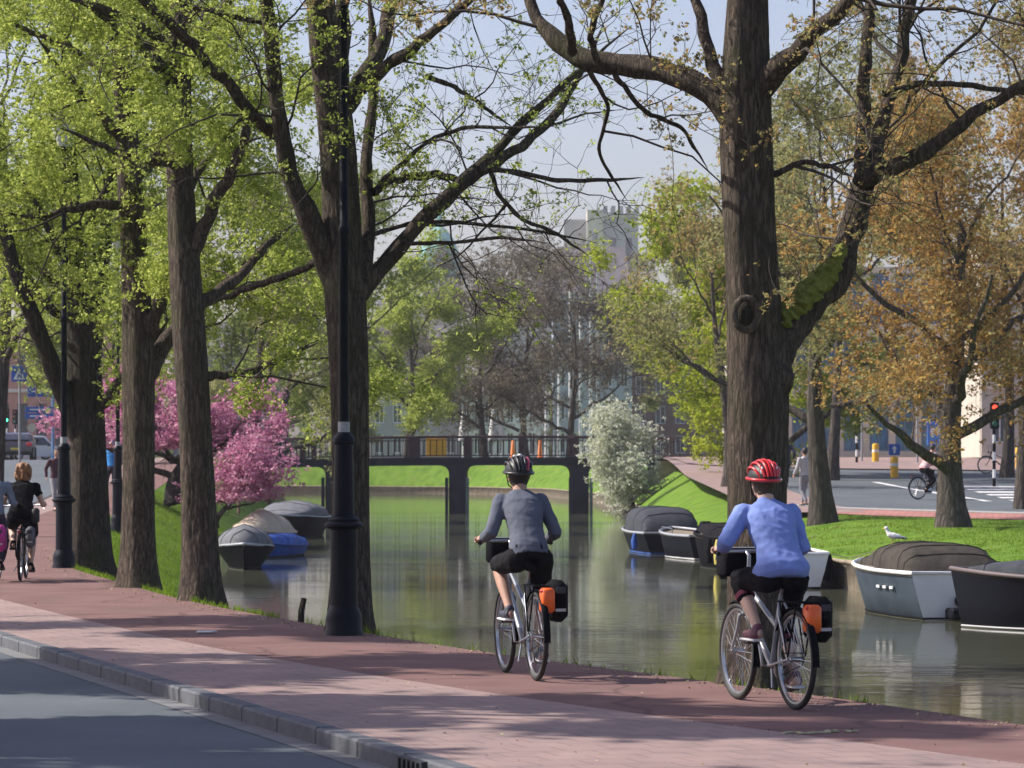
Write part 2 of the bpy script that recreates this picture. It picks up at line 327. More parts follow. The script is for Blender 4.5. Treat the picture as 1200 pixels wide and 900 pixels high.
# grass slope behind the bend of the canal
def water():
    m = bpy.data.materials.new('canal_water'); m.use_nodes = True; N = m.node_tree.nodes; L = m.node_tree.links; b = N['Principled BSDF']
    b.inputs['Base Color'].default_value = (.085, .09, .06, 1); b.inputs['Roughness'].default_value = .055; b.inputs['IOR'].default_value = 1.33
    tc = N.new('ShaderNodeTexCoord')
    def noise(s, sx, sy, det=3):
        mp = N.new('ShaderNodeMapping'); mp.inputs['Scale'].default_value = (sx, sy, 1); L.new(tc.outputs['Object'], mp.inputs[0])
        n = N.new('ShaderNodeTexNoise'); n.inputs['Scale'].default_value = s; n.inputs['Detail'].default_value = det; L.new(mp.outputs[0], n.inputs[0]); return n.outputs['Fac']
    a = noise(2.4, .55, 1.0, 3); p = noise(.3, .10, .55, 3)
    cr = N.new('ShaderNodeValToRGB'); cr.color_ramp.elements[0].position = .42; cr.color_ramp.elements[1].position = .66
    cr.color_ramp.elements[0].color = (.22, .22, .22, 1); cr.color_ramp.elements[1].color = (1, 1, 1, 1); L.new(p, cr.inputs[0])
    mu = N.new('ShaderNodeMath'); mu.operation = 'MULTIPLY'; L.new(a, mu.inputs[0]); L.new(cr.outputs[0], mu.inputs[1])
    bp = N.new('ShaderNodeBump'); bp.inputs['Strength'].default_value = .5; bp.inputs['Distance'].default_value = .017
    L.new(mu.outputs[0], bp.inputs['Height']); L.new(bp.outputs[0], b.inputs['Normal'])
    V = [(-500, -70, -1), (120, -70, -1), (120, 345, -1), (-500, 345, -1)]
    o = link('canal_water', npmesh('canal_water', V, [(0, 1, 2, 3)]), m); tag(o, kind='structure')
water()
# canal bed (keeps the shore closed)
# kerb: stones of their own, 1 m long
def kerb():
    root = empty('kerb', (0, 0, 0)); root['kind'] = 'structure'
    D = -4.0; i = 0; mesh = None
    while D < 170:
        x0, x1 = float(sm(kerbL, D)), float(sm(kerbL, D+.95)); L = math.hypot(x1-x0, .95); ang = math.atan2(-(x1-x0), .95)
        step = .95/L*1.0
        if mesh is None:
            mb = MB(); mb.box((0, 0, 0), (.15, .985, .27), bev=.015); o = mb.build('kerb_stone', KERB, root); mesh = o.data
        else:
            o = bpy.data.objects.new('kerb_stone', mesh); COL.objects.link(o); o.parent = root
        Dm = D+step/2; o.location = (float(sm(kerbL, Dm))-.075, Dm, float(g(Dm))-.128+random.uniform(-.004, .004)); o.rotation_euler = (0, 0, ang)
        D += step; i += 1
        if i > 190: break
kerb()
# gutter strip of pale clinker at the kerb foot
strip('gutter', lambda D: kerbL(D)-.34, lambda D: kerbL(D)-.14, Ds, mat('gutter_stone', (.17, .17, .17), .85, var=.15, scale=4), -.101, 2)
gr = MB(); gr.box((0, 0, 0), (.05, .5, .14))
for k in range(5): gr.box((-.03, -.18+k*.09, 0), (.02, .03, .12))
dg_ = gr.build('gully_grate', mat('cast_iron', (.03, .03, .032), .6, var=.3, scale=20)); Dk = 19.55
dg_.location = (float(kerbL(Dk))-.165, Dk, -.075); dg_.rotation_euler = (0, 0, .32)
tag(dg_, 'dark cast iron gully grate set in the kerb at the bottom of the photo', 'drain grate')

# litter and leaves on the path
lt = MB(); lt.box((0, 0, .012), (.16, .1, .02), bev=.008); lt.box((.06, .05, .015), (.1, .06, .012), Matrix.Rotation(.5, 3, 'Z'), bev=.004)
o = lt.build('litter', WHITE); o.location = (PX(240, 33.6), 33.6, .004); tag(o, 'small crumpled white scrap of litter lying on the red cycle path', 'litter')
lt = MB()
for k in range(9): lt.box((random.uniform(-.2, .25), random.uniform(-.1, .1), .006), (.09, .03, .008), Matrix.Rotation(random.uniform(0, 3), 3, 'Z'))
o = lt.build('leaf_litter', mat('pale_leaf', (.42, .42, .25), .9, var=.2)); o.location = (PX(958, 21.3), 21.3, .002); tag(o, 'pale streak of fallen blossom and leaves on the cycle path by the right rider', 'leaf litter')

def debris():
    rg = np.random.default_rng(21); n = 2600; D = 19+rg.uniform(0, 1, n)**1.5*50; e = sm(edgeL, D); m_ = sm(midL, D); k_ = sm(kerbL, D)
    u = rg.uniform(0, 1, n); x = np.where(u < .84, e-np.abs(rg.normal(0, .22, n)), np.where(u < .9, m_+rg.normal(0, .12, n), k_+rg.uniform(0, 5, n)*np.where(rg.random(n) < .5, 1, .2)))
    ok = (x < e-.01) & (x > k_+.02); x = x[ok]; D = D[ok]; K = len(x); a = rg.uniform(0, 6.28, K); s_ = rg.uniform(.005, .014, K)
    c = np.stack([x, D, g(D)+.006], 1); u_ = np.stack([np.cos(a)*s_, np.sin(a)*s_, rg.uniform(0, .5, K)*s_], 1); v_ = np.stack([-np.sin(a)*s_*.6, np.cos(a)*s_*.6, rg.uniform(0, .6, K)*s_], 1)
    V = np.stack([c-u_, c-v_, c+u_, c+v_], 1).reshape(-1, 3)
    tag(link('fallen_buds', npmesh('fallen_buds', V, np.arange(4*K).reshape(K, 4)), leafmat('fallen_bud', (.36, .30, .16), (.55, .50, .34), (.2, .15, .09), .1)), kind='stuff')
debris()
def band(name, Dlo, Dhi, xs, m, zoff, ny=6):
    V = []; ts = np.linspace(0, 1, ny)
    for x in xs:
        for t in ts:
            D = Dlo(x)+(Dhi(x)-Dlo(x))*t; V.append((x, D, float(g(D))+zoff))
    n = len(xs); Fq = [(i*ny+k, i*ny+k+1, (i+1)*ny+k+1, (i+1)*ny+k) for i in range(n-1) for k in range(ny-1)]
    o = link(name, npmesh(name, V, Fq), m)
    o.data.flip_normals(); return tag(o, kind='structure')
lx = lambda x: float(np.interp(x, [7.5, 8, 10, 14, 20, 60], [99, 95.5, 92, 88.5, 86, 80]))
xs = np.concatenate([np.linspace(7.6, 20, 24), np.linspace(21, 90, 12)])
band('cycle_track', lx, lambda x: lx(x)+5.2, xs, REDP2, .004)
band('kerb_strip', lambda x: lx(x)+5.2, lambda x: lx(x)+6.6, xs, CONC, .012, 3)
band('side_street', lambda x: lx(x)+6.6, lambda x: lx(x)+50, xs, ASPH, .0, 16)
band('shop_pavement', lambda x: lx(x)+50, lambda x: lx(x)+90, xs, PAVE, .05, 6)
pathR = lut([(7.6, 94), (7.0, 104), (6.9, 113), (6.6, 130), (7.6, 175), (7.6, 190)])
strip('bank_path', pathR, lambda D: pathR(D)+2.4, np.arange(95, 182, 3.0), PAVE, .006, 3)
# white lines and crossing stripes on the side street
lm = MB()
def flatq(mb, x0, x1, D0, D1, z=.006):
    mb.add([(x0, D0, g(D0)+z), (x1, D0, g(D0)+z), (x1, D1, g(D1)+z), (x0, D1, g(D1)+z)], [(0, 1, 2, 3)])
for k in range(7): flatq(lm, 15.3, 17.6, 101.5+k*2.6, 102.6+k*2.6, .010)
tag(lm.build('crossing_stripes', WHITE), kind='structure')
lm = MB(); cl = [(12.9, 122.5), (13.2, 118), (13.6, 113), (14.0, 108.5), (14.4, 104)]
for (xa, da), (xb, db) in zip(cl, cl[1:]):
    lm.add([(xa, da, g(da)+.012), (xa+.25, da, g(da)+.012), (xb+.25, db, g(db)+.012), (xb, db, g(db)+.012)], [(0, 1, 2, 3)])
tag(lm.build('road_line', WHITE), kind='structure')

# ------------------------------------------------------------------ trees
def tubes(P, Rd, sides):
    """P (N,n,3) polylines, Rd (N,n) radii -> verts, quads"""
    N, n, _ = P.shape; T = np.gradient(P, axis=1); T /= np.linalg.norm(T, axis=2, keepdims=True)+1e-9
    ref = np.tile(np.array([.31, .77, .12]), (N, n, 1)); U = np.cross(T, ref); U /= np.linalg.norm(U, axis=2, keepdims=True)+1e-9
    Wv = np.cross(T, U); a = np.arange(sides)*2*np.pi/sides
    V = P[:, :, None, :]+Rd[:, :, None, None]*(U[:, :, None, :]*np.cos(a)[None, None, :, None]+Wv[:, :, None, :]*np.sin(a)[None, None, :, None])
    idx = np.arange(N*n*sides).reshape(N, n, sides); A = idx[:, :-1]; B = idx[:, 1:]
    Q = np.stack([A, np.roll(A, -1, 2), np.roll(B, -1, 2), B], -1).reshape(-1, 4)
    return V.reshape(-1, 3), Q
def resample(pts, n):
    pts = np.asarray(pts, float); d = np.r_[0, np.cumsum(np.linalg.norm(np.diff(pts[:, :3], axis=0), axis=1))]
    t = np.linspace(0, d[-1], n)
    # smooth (Catmull like) by interpolating with extra averaging
    out = np.stack([np.interp(t, d, pts[:, k]) for k in range(pts.shape[1])], 1)
    for _ in range(2): out[1:-1] = (out[:-2]+2*out[1:-1]+out[2:])/4
    return out
def grow(P, Rd, per_m, Lr, rr, n=6, t0=.25, t1=1.0, ang=(35, 70), up=.15, wob=.18, side=None, ltaper=.5, rmin=.004, sprd=None):
    N, m, _ = P.shape; ln = np.linalg.norm(np.diff(P, axis=1), axis=2).sum(1)
    cnt = rng.poisson(np.maximum(.01, per_m*ln*(t1-t0))); par = np.repeat(np.arange(N), cnt); K = len(par)
    if K == 0: return np.zeros((0, n, 3)), np.zeros((0, n))
    t = rng.uniform(t0, t1, K); f = t*(m-1); i = np.minimum(f.astype(int), m-2); w = (f-i)[:, None]
    p0 = P[par, i]*(1-w)+P[par, i+1]*w; r0 = Rd[par, i]*(1-w[:, 0])+Rd[par, i+1]*w[:, 0]
    T = P[par, i+1]-P[par, i]; T /= np.linalg.norm(T, axis=1, keepdims=True)+1e-9
    q = rng.normal(size=(K, 3)); q -= T*(q*T).sum(1, keepdims=True); q /= np.linalg.norm(q, axis=1, keepdims=True)
    a = np.radians(rng.uniform(*ang, K))[:, None]; d = T*np.cos(a)+q*np.sin(a); d[:, 2] += up; d /= np.linalg.norm(d, axis=1, keepdims=True)
    L = rng.uniform(*Lr, K)*(1-ltaper*(t-t0)/(1-t0+1e-6)); out = np.zeros((K, n, 3)); out[:, 0] = p0
    for k in range(1, n):
        d = d+rng.normal(size=(K, 3))*wob; d[:, 2] += up*.25; d /= np.linalg.norm(d, axis=1, keepdims=True)
        out[:, k] = out[:, k-1]+d*(L/(n-1))[:, None]
    rs = np.maximum(rmin, np.minimum(r0*.7, rr*L))[:, None]*np.linspace(1, .15, n)[None]; rs = np.maximum(rs, rmin*.6)
    return out, rs
def leaves(P, count, size, spread=.12, t0=.2, flat=.4, aspect=1.0, keep=None, cl=7):
    """buds and leaves in small clusters round the twigs"""
    N, m, _ = P.shape
    if N == 0: return np.zeros((0, 3)), np.zeros((0, 4), int)
    nc = max(1, count//cl)
    par = rng.integers(0, N, nc); t = rng.uniform(t0, 1, nc)*(m-1); i = np.minimum(t.astype(int), m-2); w = (t-i)[:, None]
    c = P[par, i]*(1-w)+P[par, i+1]*w+rng.normal(size=(nc, 3))*spread
    if keep is not None: c = c[keep(c)]
    k = rng.integers(max(1, cl//2), cl+cl//2+1, len(c)); c = np.repeat(c, k, 0); c = c+rng.normal(size=c.shape)*np.array([1, 1, .7])*size*1.15
    K = len(c); nrm = rng.normal(size=(K, 3)); nrm[:, 2] += flat*2; nrm /= np.linalg.norm(nrm, axis=1, keepdims=True)
    u = np.cross(nrm, rng.normal(size=(K, 3))); u /= np.linalg.norm(u, axis=1, keepdims=True); v = np.cross(nrm, u)
    s = size*rng.uniform(.4, 1.5, K)[:, None]; s2 = s*aspect
    V = np.stack([c-u*s, c-v*s2*.55+nrm*s*.15-u*s*.1, c+u*s, c+v*s2*.55+nrm*s*.15-u*s*.1], 1).reshape(-1, 3)
    return V, np.arange(4*K).reshape(K, 4)
def join(*vf):
    Vs, Fs, b = [], [], 0
    for V, Q in vf: Vs.append(V); Fs.append(Q+b); b += len(V)
    return np.concatenate(Vs), np.concatenate(Fs)
def limb3(D, pts, dy=0.0, n=26, jit=1.0):
    """image trace -> real limb: points (px, py, width px), running dy metres deeper (or nearer) towards its tip"""
    out = []
    for i, (px, py, w) in enumerate(pts):
        d = D+dy*i/max(1, len(pts)-1); out.append((PX(px, d), d, PZ(py, d), w/2/F*d))
    o = resample(out, n); r_ = np.random.default_rng(int(abs(pts[0][0]*7+pts[-1][1]*13)))
    if jit:
        k = np.linspace(0, 1, n)[1:-1, None]; nz = r_.normal(size=(n-2, 3)); nz[1:] = (nz[1:]+nz[:-1])*.6; o[1:-1, :3] += nz*np.minimum(.014, .25*o[1:-1, 3:4]); o[:, 3] *= 1+.05*r_.normal(size=n)
    if pts[-1][2] < 11: o[-5:, 3] *= np.array([.9, .75, .55, .38, .2])
    return o
def trunk_mesh(root, D, pts, base, m, n=150, sides=72, flare=.45, seed=0, name='trunk'):
    L = limb3(D, pts, 0, 40, 0); ln = L[:, 2].max()-L[:, 2].min(); r_ = np.random.default_rng(seed+3); ph = r_.uniform(0, 6.28, 12)
    top = min(L[:, 2].max(), 9.5); zz = np.concatenate([np.linspace(L[:, 2].min(), top, n), np.linspace(top+.3, L[:, 2].max(), 14)]) if L[:, 2].max() > 9.9 else np.linspace(L[:, 2].min(), L[:, 2].max(), n)
    o_ = np.argsort(L[:, 2]); x, y, r = (np.interp(zz, L[o_, 2], L[o_, k]) for k in (0, 1, 3)); h = (zz-zz[0])[:, None]; a = (np.arange(sides)*2*np.pi/sides)[None]
    lob = 1+.045*np.sin(3*a+ph[0]+h*.45)+.03*np.sin(5*a+ph[1]-h*.8)+.12*np.exp(-h/.35)*np.sin(4*a+ph[3])+.02*np.sin(h*2.3+ph[4])
    wp_ = .5*np.sin(h*2.1+ph[5]+2*a)+.35*np.sin(h*4.7+ph[6]-3*a)+.25*np.sin(h*9.1+ph[7]+5*a)
    ridge = np.abs(np.sin(11*a+wp_*2.4+ph[8]))**.6*.5+np.abs(np.sin(17*a-wp_*3.6+h*2.3+ph[9]))**.7*.3+np.abs(np.sin(7*a+wp_*1.3+h*13+ph[10]))*.2
    rr = .94*r[:, None]*(1+flare*np.exp(-h/.3))*lob+(ridge-.6)*.013*np.clip(r[:, None]/.2, .3, 1.3)
    Z = np.repeat(zz[:, None], sides, 1); Z[0] -= .35
    V = np.stack([x[:, None]+rr*np.cos(a), y[:, None]+rr*np.sin(a), Z], -1).reshape(-1, 3)-np.array(base); n_ = len(zz)
    idx = np.arange(n_*sides).reshape(n_, sides); A, B = idx[:-1], idx[1:]; Q = np.stack([A, np.roll(A, -1, 1), np.roll(B, -1, 1), B], -1).reshape(-1, 4)
    link(name, npmesh(name, V, Q), m, root, True); return L
def limb_mesh(root, L, base, m, sides=12, name='limb'):
    P = L[None, :, :3]-np.array(base); rad = L[None, :, 3]*(1+.05*np.sin(np.arange(L.shape[0])*1.7))[None]
    V, Q = tubes(P, rad, sides); link(name, npmesh(name, V, Q), m, root, True)
def big_tree(px, D, trunk, limbs, label, group, bark, leafm, nleaf, lsize, dens=1.0, tw=1.0, lspread=.12, extra=None, keep=None, ztop=12, up=.12, l2=(1.0, 2.6), cnt2=.9, seed=0, crown=0, flat=.4):
    global rng
    rng = np.random.default_rng(100+seed)
    base = np.array([PX(trunk[0][0], D), D, 0.0]); root = empty('tree', tuple(base), 0, label, 'tree', group)
    T = trunk_mesh(root, D, trunk, base, bark, seed=seed)
    Ls = []
    for pts, dy in limbs:
        L = limb3(D, pts, dy); Ls.append(L); limb_mesh(root, L, base, bark)
    n = 14; allp = [l for l in Ls]
    # the trunk and the limbs outside the frame
    allp = [resample(l, n) for l in allp]; allp.append(resample(T[len(T)//2:], n)); P = np.stack([a[:, :3] for a in allp]); Rd = np.stack([a[:, 3] for a in allp])
    P1, R1 = grow(P, Rd, 1.5*cnt2*dens, l2, .0085, n=9, t0=.12, up=up, wob=.24, ltaper=.3)
    P2, R2 = grow(P1, R1, 3.4*dens, (.5, 1.4), .007, n=6, t0=.1, up=up*.6, wob=.24)
    P3, R3 = grow(P2, R2, 5.5*tw, (.18, .55), .006, n=5, t0=.1, up=.05, wob=.25, rmin=.003)
    b = base[None, None]
    V, Q = join(tubes(P1-b, R1, 6), tubes(P2-b, R2, 4), tubes(P3-b, R3, 3))
    tag(link('twigs', npmesh('twigs', V, Q), TWIG, root), kind='stuff')
    V, Q = leaves(np.concatenate([P3[:, [0, 1, 2, 3, 4]]]), nleaf, lsize, lspread, keep=keep, flat=flat)
    tag(link('foliage', npmesh('foliage', V-base, Q), leafm, root), kind='stuff')
    return root
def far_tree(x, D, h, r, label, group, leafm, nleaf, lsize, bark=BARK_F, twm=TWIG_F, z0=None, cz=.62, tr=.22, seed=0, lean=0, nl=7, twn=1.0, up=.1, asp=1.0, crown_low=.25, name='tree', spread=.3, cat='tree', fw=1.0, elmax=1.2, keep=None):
    """whole tree grown in the open: tapered trunk, limbs, branches, twigs and leaves round them"""
    global rng
    rng = np.random.default_rng(500+seed)
    z = float(g(D)) if z0 is None else z0; base = np.array([x, D, z]); root = empty(name, tuple(base), 0, label, cat, group)
    n = 12; hh = np.linspace(0, 1, n); tx = lean*hh**1.5+.15*np.sin(hh*5+seed); ty = .15*np.cos(hh*4+seed)-.15
    T = np.stack([tx, ty, hh*h*.78-.2], 1); rad = tr*(1-.8*hh)*(1+.5*np.exp(-hh*14))
    V, Q = tubes(T[None], rad[None], 12); link('trunk', npmesh('trunk', V, Q), bark, root, True)
    P0, R0 = T[None], rad[None]; K = nl; t = np.linspace(crown_low, .97, K); Pl, Rl = [], []
    for k in range(K):
        f = t[k]*(n-1); i = min(int(f), n-2); p = T[i]*(1-(f-i))+T[i+1]*(f-i); a = k*2.4+seed+rng.uniform(-.4, .4)
        el = np.interp(t[k], [.2, 1], [min(.35, elmax*.4), elmax]); L = r*np.interp(t[k], [crown_low, .5, 1], [1.0, 1.05, .75])*rng.uniform(.85, 1.1)
        s = np.linspace(0, 1, n); d = np.array([math.cos(a)*math.cos(el)*1.15, math.sin(a)*math.cos(el)*1.0, math.sin(el)])
        q = p[None]+d[None]*(s*L)[:, None]; q[:, 2] += (s**2)*L*.18; q += np.cumsum(rng.normal(size=(n, 3))*.02*L, 0)
        Pl.append(q); Rl.append(rad[i]*.55*(1-.75*s))
    Pl = np.stack(Pl); Rl = np.stack(Rl)
    for k in range(K):
        V, Q = tubes(Pl[k:k+1], Rl[k:k+1], 7); link('limb', npmesh('limb', V, Q), bark, root, True)
    sc = r/4.0
    P1, R1 = grow(Pl, Rl, 1.5/sc, (1.2*sc, 2.6*sc), .012, n=8, t0=.12, up=up, wob=.2, ltaper=.3)
    P2, R2 = grow(P1, R1, 2.2/sc*twn, (.6*sc, 1.5*sc), .008, n=5, t0=.1, up=up*.5, wob=.22, rmin=.008)
    P3, R3 = grow(P2, R2, 2.6/sc*twn, (.3*sc, .8*sc), .007, n=4, t0=.1, up=.05, wob=.25, rmin=.006)
    V, Q = join(tubes(P1, R1, 5), tubes(P2, R2, 3), tubes(P3, R3*fw, 3))
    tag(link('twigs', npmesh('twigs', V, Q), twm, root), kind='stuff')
    if nleaf:
        V, Q = leaves(np.concatenate([P3, P3+rng.normal(size=(len(P3), 1, 3))*spread*.4]), nleaf, lsize, spread, aspect=asp, keep=(lambda c: keep(c+base)) if keep else None)
        tag(link('foliage', npmesh('foliage', V, Q), leafm, root), kind='stuff')
    return root

LF_G = leafmat('leaf_spring_green', (.20, .26, .04), (.62, .66, .20), (.40, .48, .10), .52)
LF_G2 = leafmat('leaf_green', (.15, .21, .06), (.42, .48, .15), (.28, .34, .09), .48)
LF_OL = leafmat('leaf_olive', (.14, .15, .08), (.46, .44, .20), (.32, .33, .13), .45)
LF_YG = leafmat('leaf_yellow_green', (.30, .38, .03), (.50, .55, .08), (.40, .46, .05), .5)
LF_OR = leafmat('leaf_orange', (.16, .13, .07), (.46, .42, .18), (.54, .29, .08), .45)
LF_BUD = leafmat('leaf_bud', (.13, .115, .09), (.34, .31, .22), (.22, .19, .15), .3)
LF_MX = leafmat('leaf_mixed', (.16, .14, .09), (.54, .30, .13), (.42, .40, .15), .45)
LF_PK = leafmat('blossom_pink', (.42, .13, .26), (.80, .48, .58), (.62, .28, .42), .35)
LF_WH = leafmat('blossom_white', (.74, .74, .66), (.36, .42, .18), (.70, .72, .60), .4)
GRB = 'trees in a row along the near canal bank'
# right foreground tree
T1 = [(884, 810, 68), (885, 740, 68), (886, 640, 70), (886, 560, 71), (887, 500, 73), (889, 450, 77), (887, 420, 75), (882, 360, 66), (879, 300, 64), (874, 200, 64), (872, 120, 64), (874, 60, 56), (876, 0, 50), (878, -120, 44), (882, -300, 36), (886, -600, 24), (890, -800, 10)]
L1 = [([(890, 440, 52), (918, 395, 46), (950, 355, 40), (985, 322, 35), (996, 270, 30), (1012, 212, 27)], .7),
      ([(1012, 215, 26), (1030, 160, 17), (1048, 100, 15), (1060, 40, 14), (1072, -20, 12), (1090, -120, 9)], 1.0),
      ([(1005, 212, 24), (1055, 197, 21), (1105, 165, 17), (1160, 122, 14), (1205, 96, 12), (1290, 60, 8), (1400, 0, 5)], -.6),
      ([(1010, 215, 20), (1010, 140, 17), (1014, 70, 15), (1020, 10, 13), (1030, -90, 9), (1032, -180, 5)], .5),
      ([(1036, 110, 9), (1080, 97, 7.5), (1140, 100, 7), (1200, 110, 5), (1250, 105, 3)], .8),
      ([(880, 110, 36), (915, 82, 28), (940, 55, 22), (968, 25, 19), (1000, -5, 17), (1070, -80, 12), (1150, -200, 6)], -1.2),
      ([(872, 140, 40), (835, 105, 30), (800, 92, 27), (760, 78, 27), (720, 74, 27), (680, 72, 26), (652, 52, 22), (628, 25, 15), (615, -15, 12), (606, -90, 8)], 1.0),
      ([(855, 118, 22), (838, 85, 16), (824, 35, 14), (812, -10, 12), (800, -120, 8)], .6),
      ([(700, 74, 9), (690, 40, 8), (705, 0, 7), (720, -80, 5)], -.5),
      ([(672, 62, 12), (668, 30, 10), (655, -10, 8), (640, -100, 5)], -.7),
      ([(905, 205, 8), (940, 190, 6), (975, 195, 6), (1000, 208, 5)], -.4),
      ([(720, 85, 7), (752, 130, 6), (800, 150, 5), (830, 200, 3)], .8),
      ([(690, 82, 6), (715, 125, 5), (700, 180, 4), (735, 235, 3)], .9)]
big_tree(884, 26.1, T1, L1, 'massive dark tree with a knot and mossy forked limb beside the blue rider', GRB, BARK, LF_MX, 62000, .017, dens=1.35, tw=1.3, ztop=12, keep=lambda c: (c[:, 0]/c[:, 1]*F+600 < 850) | (rng.random(len(c)) < .4), lspread=.05, seed=1, l2=(.9, 2.6), cnt2=.9, flat=.1)
# knot ring and burr on the big trunk
bt = [o for o in COL.objects if o.name == 'tree'][0]
kn = MB(); kd = 25.83
kn.tube([(PX(874+14*math.cos(a), kd)-bt.location.x, kd-26.1-.02, PZ(368+19*math.sin(a), kd)) for a in np.linspace(0, 2*math.pi, 17)[:-1]], .028, 8, closed=True)
kn.build('knot', barkmat('bark_knot', (.09, .075, .06), (.30, .25, .19)), bt, True)
kn = MB(); kn.ell((PX(873, kd)-bt.location.x, kd-26.1+.03, PZ(368, kd)), (.06, .035, .09)); kn.build('knot_hollow', BARK_D, bt, True)
ms = MB(); mp_ = [(918, 384, 7), (925, 374, 12), (934, 362, 15), (945, 351, 17), (957, 340, 17), (968, 329, 15), (977, 318, 12), (984, 306, 9), (989, 292, 5)]
mr_ = resample([(PX(a-3, 26.1+.035*k)-bt.location.x, .035*k-.02, PZ(b-3, 26.1+.035*k), w*.0042) for k, (a, b, w) in enumerate(mp_)], 40)
ms.tube([tuple(q[:3]) for q in mr_], [(float(q[3])*1.0+.008*math.sin(k*2.1)+.012, float(q[3])*1.35+.01*math.sin(k*1.3)+.015) for k, q in enumerate(mr_)], 12)
blob('moss', ms, mat('moss', (.13, .16, .02), .95, col2=(.25, .26, .05), scale=25, bump=1, bscale=70), bt, .009, 0, wr=.035)
kn = MB(); kn.ell((PX(915, 26)-bt.location.x, 0, PZ(442, 26)), (.11, .14, .16)); kn.build('burr', BARK, bt, True)
T2 = [(412, 752, 46), (412, 680, 46), (412, 600, 46), (411, 500, 47), (408, 400, 48), (402, 330, 52), (399, 260, 48), (396, 180, 46), (390, 120, 44), (380, 70, 38), (375, 0, 34), (370, -100, 30), (366, -300, 22), (360, -500, 12)]
L2 = [([(408, 360, 30), (430, 330, 20), (455, 302, 19), (490, 262, 19), (530, 226, 19), (562, 196, 15), (600, 156, 12), (650, 108, 9), (692, 72, 7), (740, 30, 5)], .6),
      ([(540, 216, 14), (590, 185, 12), (632, 155, 11), (655, 128, 10), (672, 100, 9), (684, 82, 6), (710, 20, 4)], 1.2),
      ([(395, 330, 34), (376, 290, 30), (355, 245, 25), (338, 195, 22), (326, 150, 19), (320, 90, 18), (316, 30, 17), (311, -30, 15), (305, -150, 10)], -.7),
      ([(330, 160, 15), (300, 138, 13), (270, 105, 14), (235, 62, 14), (195, 22, 13), (150, -12, 10), (60, -80, 6)], -1.5),
      ([(318, 26, 7), (280, 22, 7), (225, 8, 6), (170, -20, 4)], -.6),
      ([(400, 130, 22), (418, 105, 20), (436, 75, 18), (452, 35, 17), (465, -5, 15), (490, -110, 9)], .8),
      ([(412, 118, 12), (440, 88, 15), (475, 62, 14), (505, 38, 12), (545, 6, 10), (600, -50, 6)], -.8),
      ([(398, 110, 20), (402, 60, 18), (405, 0, 16), (412, -100, 11), (420, -250, 6)], .4),
      ([(425, 330, 20), (433, 280, 17), (431, 220, 15), (430, 170, 14), (438, 120, 12), (436, 60, 10), (430, -30, 7)], 1.0),
      ([(436, 225, 10), (462, 210, 9), (490, 206, 10), (515, 203, 10), (535, 212, 8), (560, 205, 5)], 1.0),
      ([(438, 275, 6), (480, 262, 5), (520, 258, 5), (580, 265, 4), (640, 272, 3.5), (700, 285, 2.5)], 1.2),
      ([(470, 285, 5), (530, 284, 4.5), (590, 278, 4), (640, 285, 3)], -.8),
      ([(560, 198, 7), (600, 200, 6), (650, 212, 5.5), (700, 212, 5), (755, 208, 3.5)], .5),
      ([(575, 202, 6), (585, 230, 5.5), (610, 258, 5), (650, 272, 4.5), (690, 300, 3)], .3),
      ([(500, 90, 7), (530, 100, 6), (560, 120, 5), (600, 150, 3)], .6),
      ([(372, 308, 9), (330, 325, 8), (290, 338, 8), (250, 355, 8)], .8),
      ([(445, 215, 6), (500, 165, 5), (545, 148, 4.5), (600, 150, 4), (650, 148, 3)], -.9)]
big_tree(409, 34.1, T2, L2, 'dark many-limbed tree directly behind the nearest lamp post', GRB, BARK, LF_G, 40000, .019, dens=1.1, tw=.9, lspread=.06, keep=lambda c: (c[:, 0]/c[:, 1]*F+600 < 500) | (rng.random(len(c)) < .3), seed=2, l2=(.7, 2.0), cnt2=1.0)
T3 = [(236, 715, 45), (235, 650, 43), (232, 560, 42), (228, 480, 41), (223, 400, 40), (218, 330, 39), (214, 260, 36), (211, 200, 33), (209, 130, 31), (210, 60, 29), (212, 0, 27), (216, -100, 22), (220, -300, 12)]
L3 = [([(232, 360, 18), (262, 340, 14), (285, 318, 11), (310, 290, 9), (345, 262, 6)], .9),
      ([(222, 300, 22), (240, 265, 17), (255, 225, 15), (275, 195, 14), (288, 160, 11), (290, 110, 7)], -.8),
      ([(238, 440, 13), (262, 440, 10), (295, 435, 9), (330, 422, 7), (375, 400, 4)], 1.0),
      ([(208, 110, 18), (190, 78, 16), (165, 52, 14), (140, 32, 12), (110, 10, 9), (70, -30, 6)], -1.0),
      ([(212, 90, 16), (235, 55, 14), (255, 20, 12), (280, -20, 9), (320, -90, 6)], .9),
      ([(212, 195, 11), (180, 190, 9), (130, 175, 7), (70, 150, 5)], -.9),
      ([(215, 230, 10), (245, 185, 8), (290, 130, 7), (340, 90, 4)], 1.4),
      ([(208, 60, 12), (150, 20, 9), (60, -10, 6), (-40, -20, 4)], -2.0)]
big_tree(236, 41.6, T3, L3, 'tall straight brown trunked tree on the grass verge above the moored boats', GRB, BARK, LF_G, 76000, .024, dens=1.15, tw=1.0, lspread=.09, seed=3, l2=(.9, 2.4), cnt2=1.4)
T4 = [(163, 698, 42), (163, 620, 41), (164, 540, 39), (163, 460, 39), (163, 410, 42), (160, 350, 36), (157, 290, 33), (152, 220, 30), (148, 160, 28), (144, 90, 25), (140, 0, 22), (136, -100, 18), (132, -260, 9)]
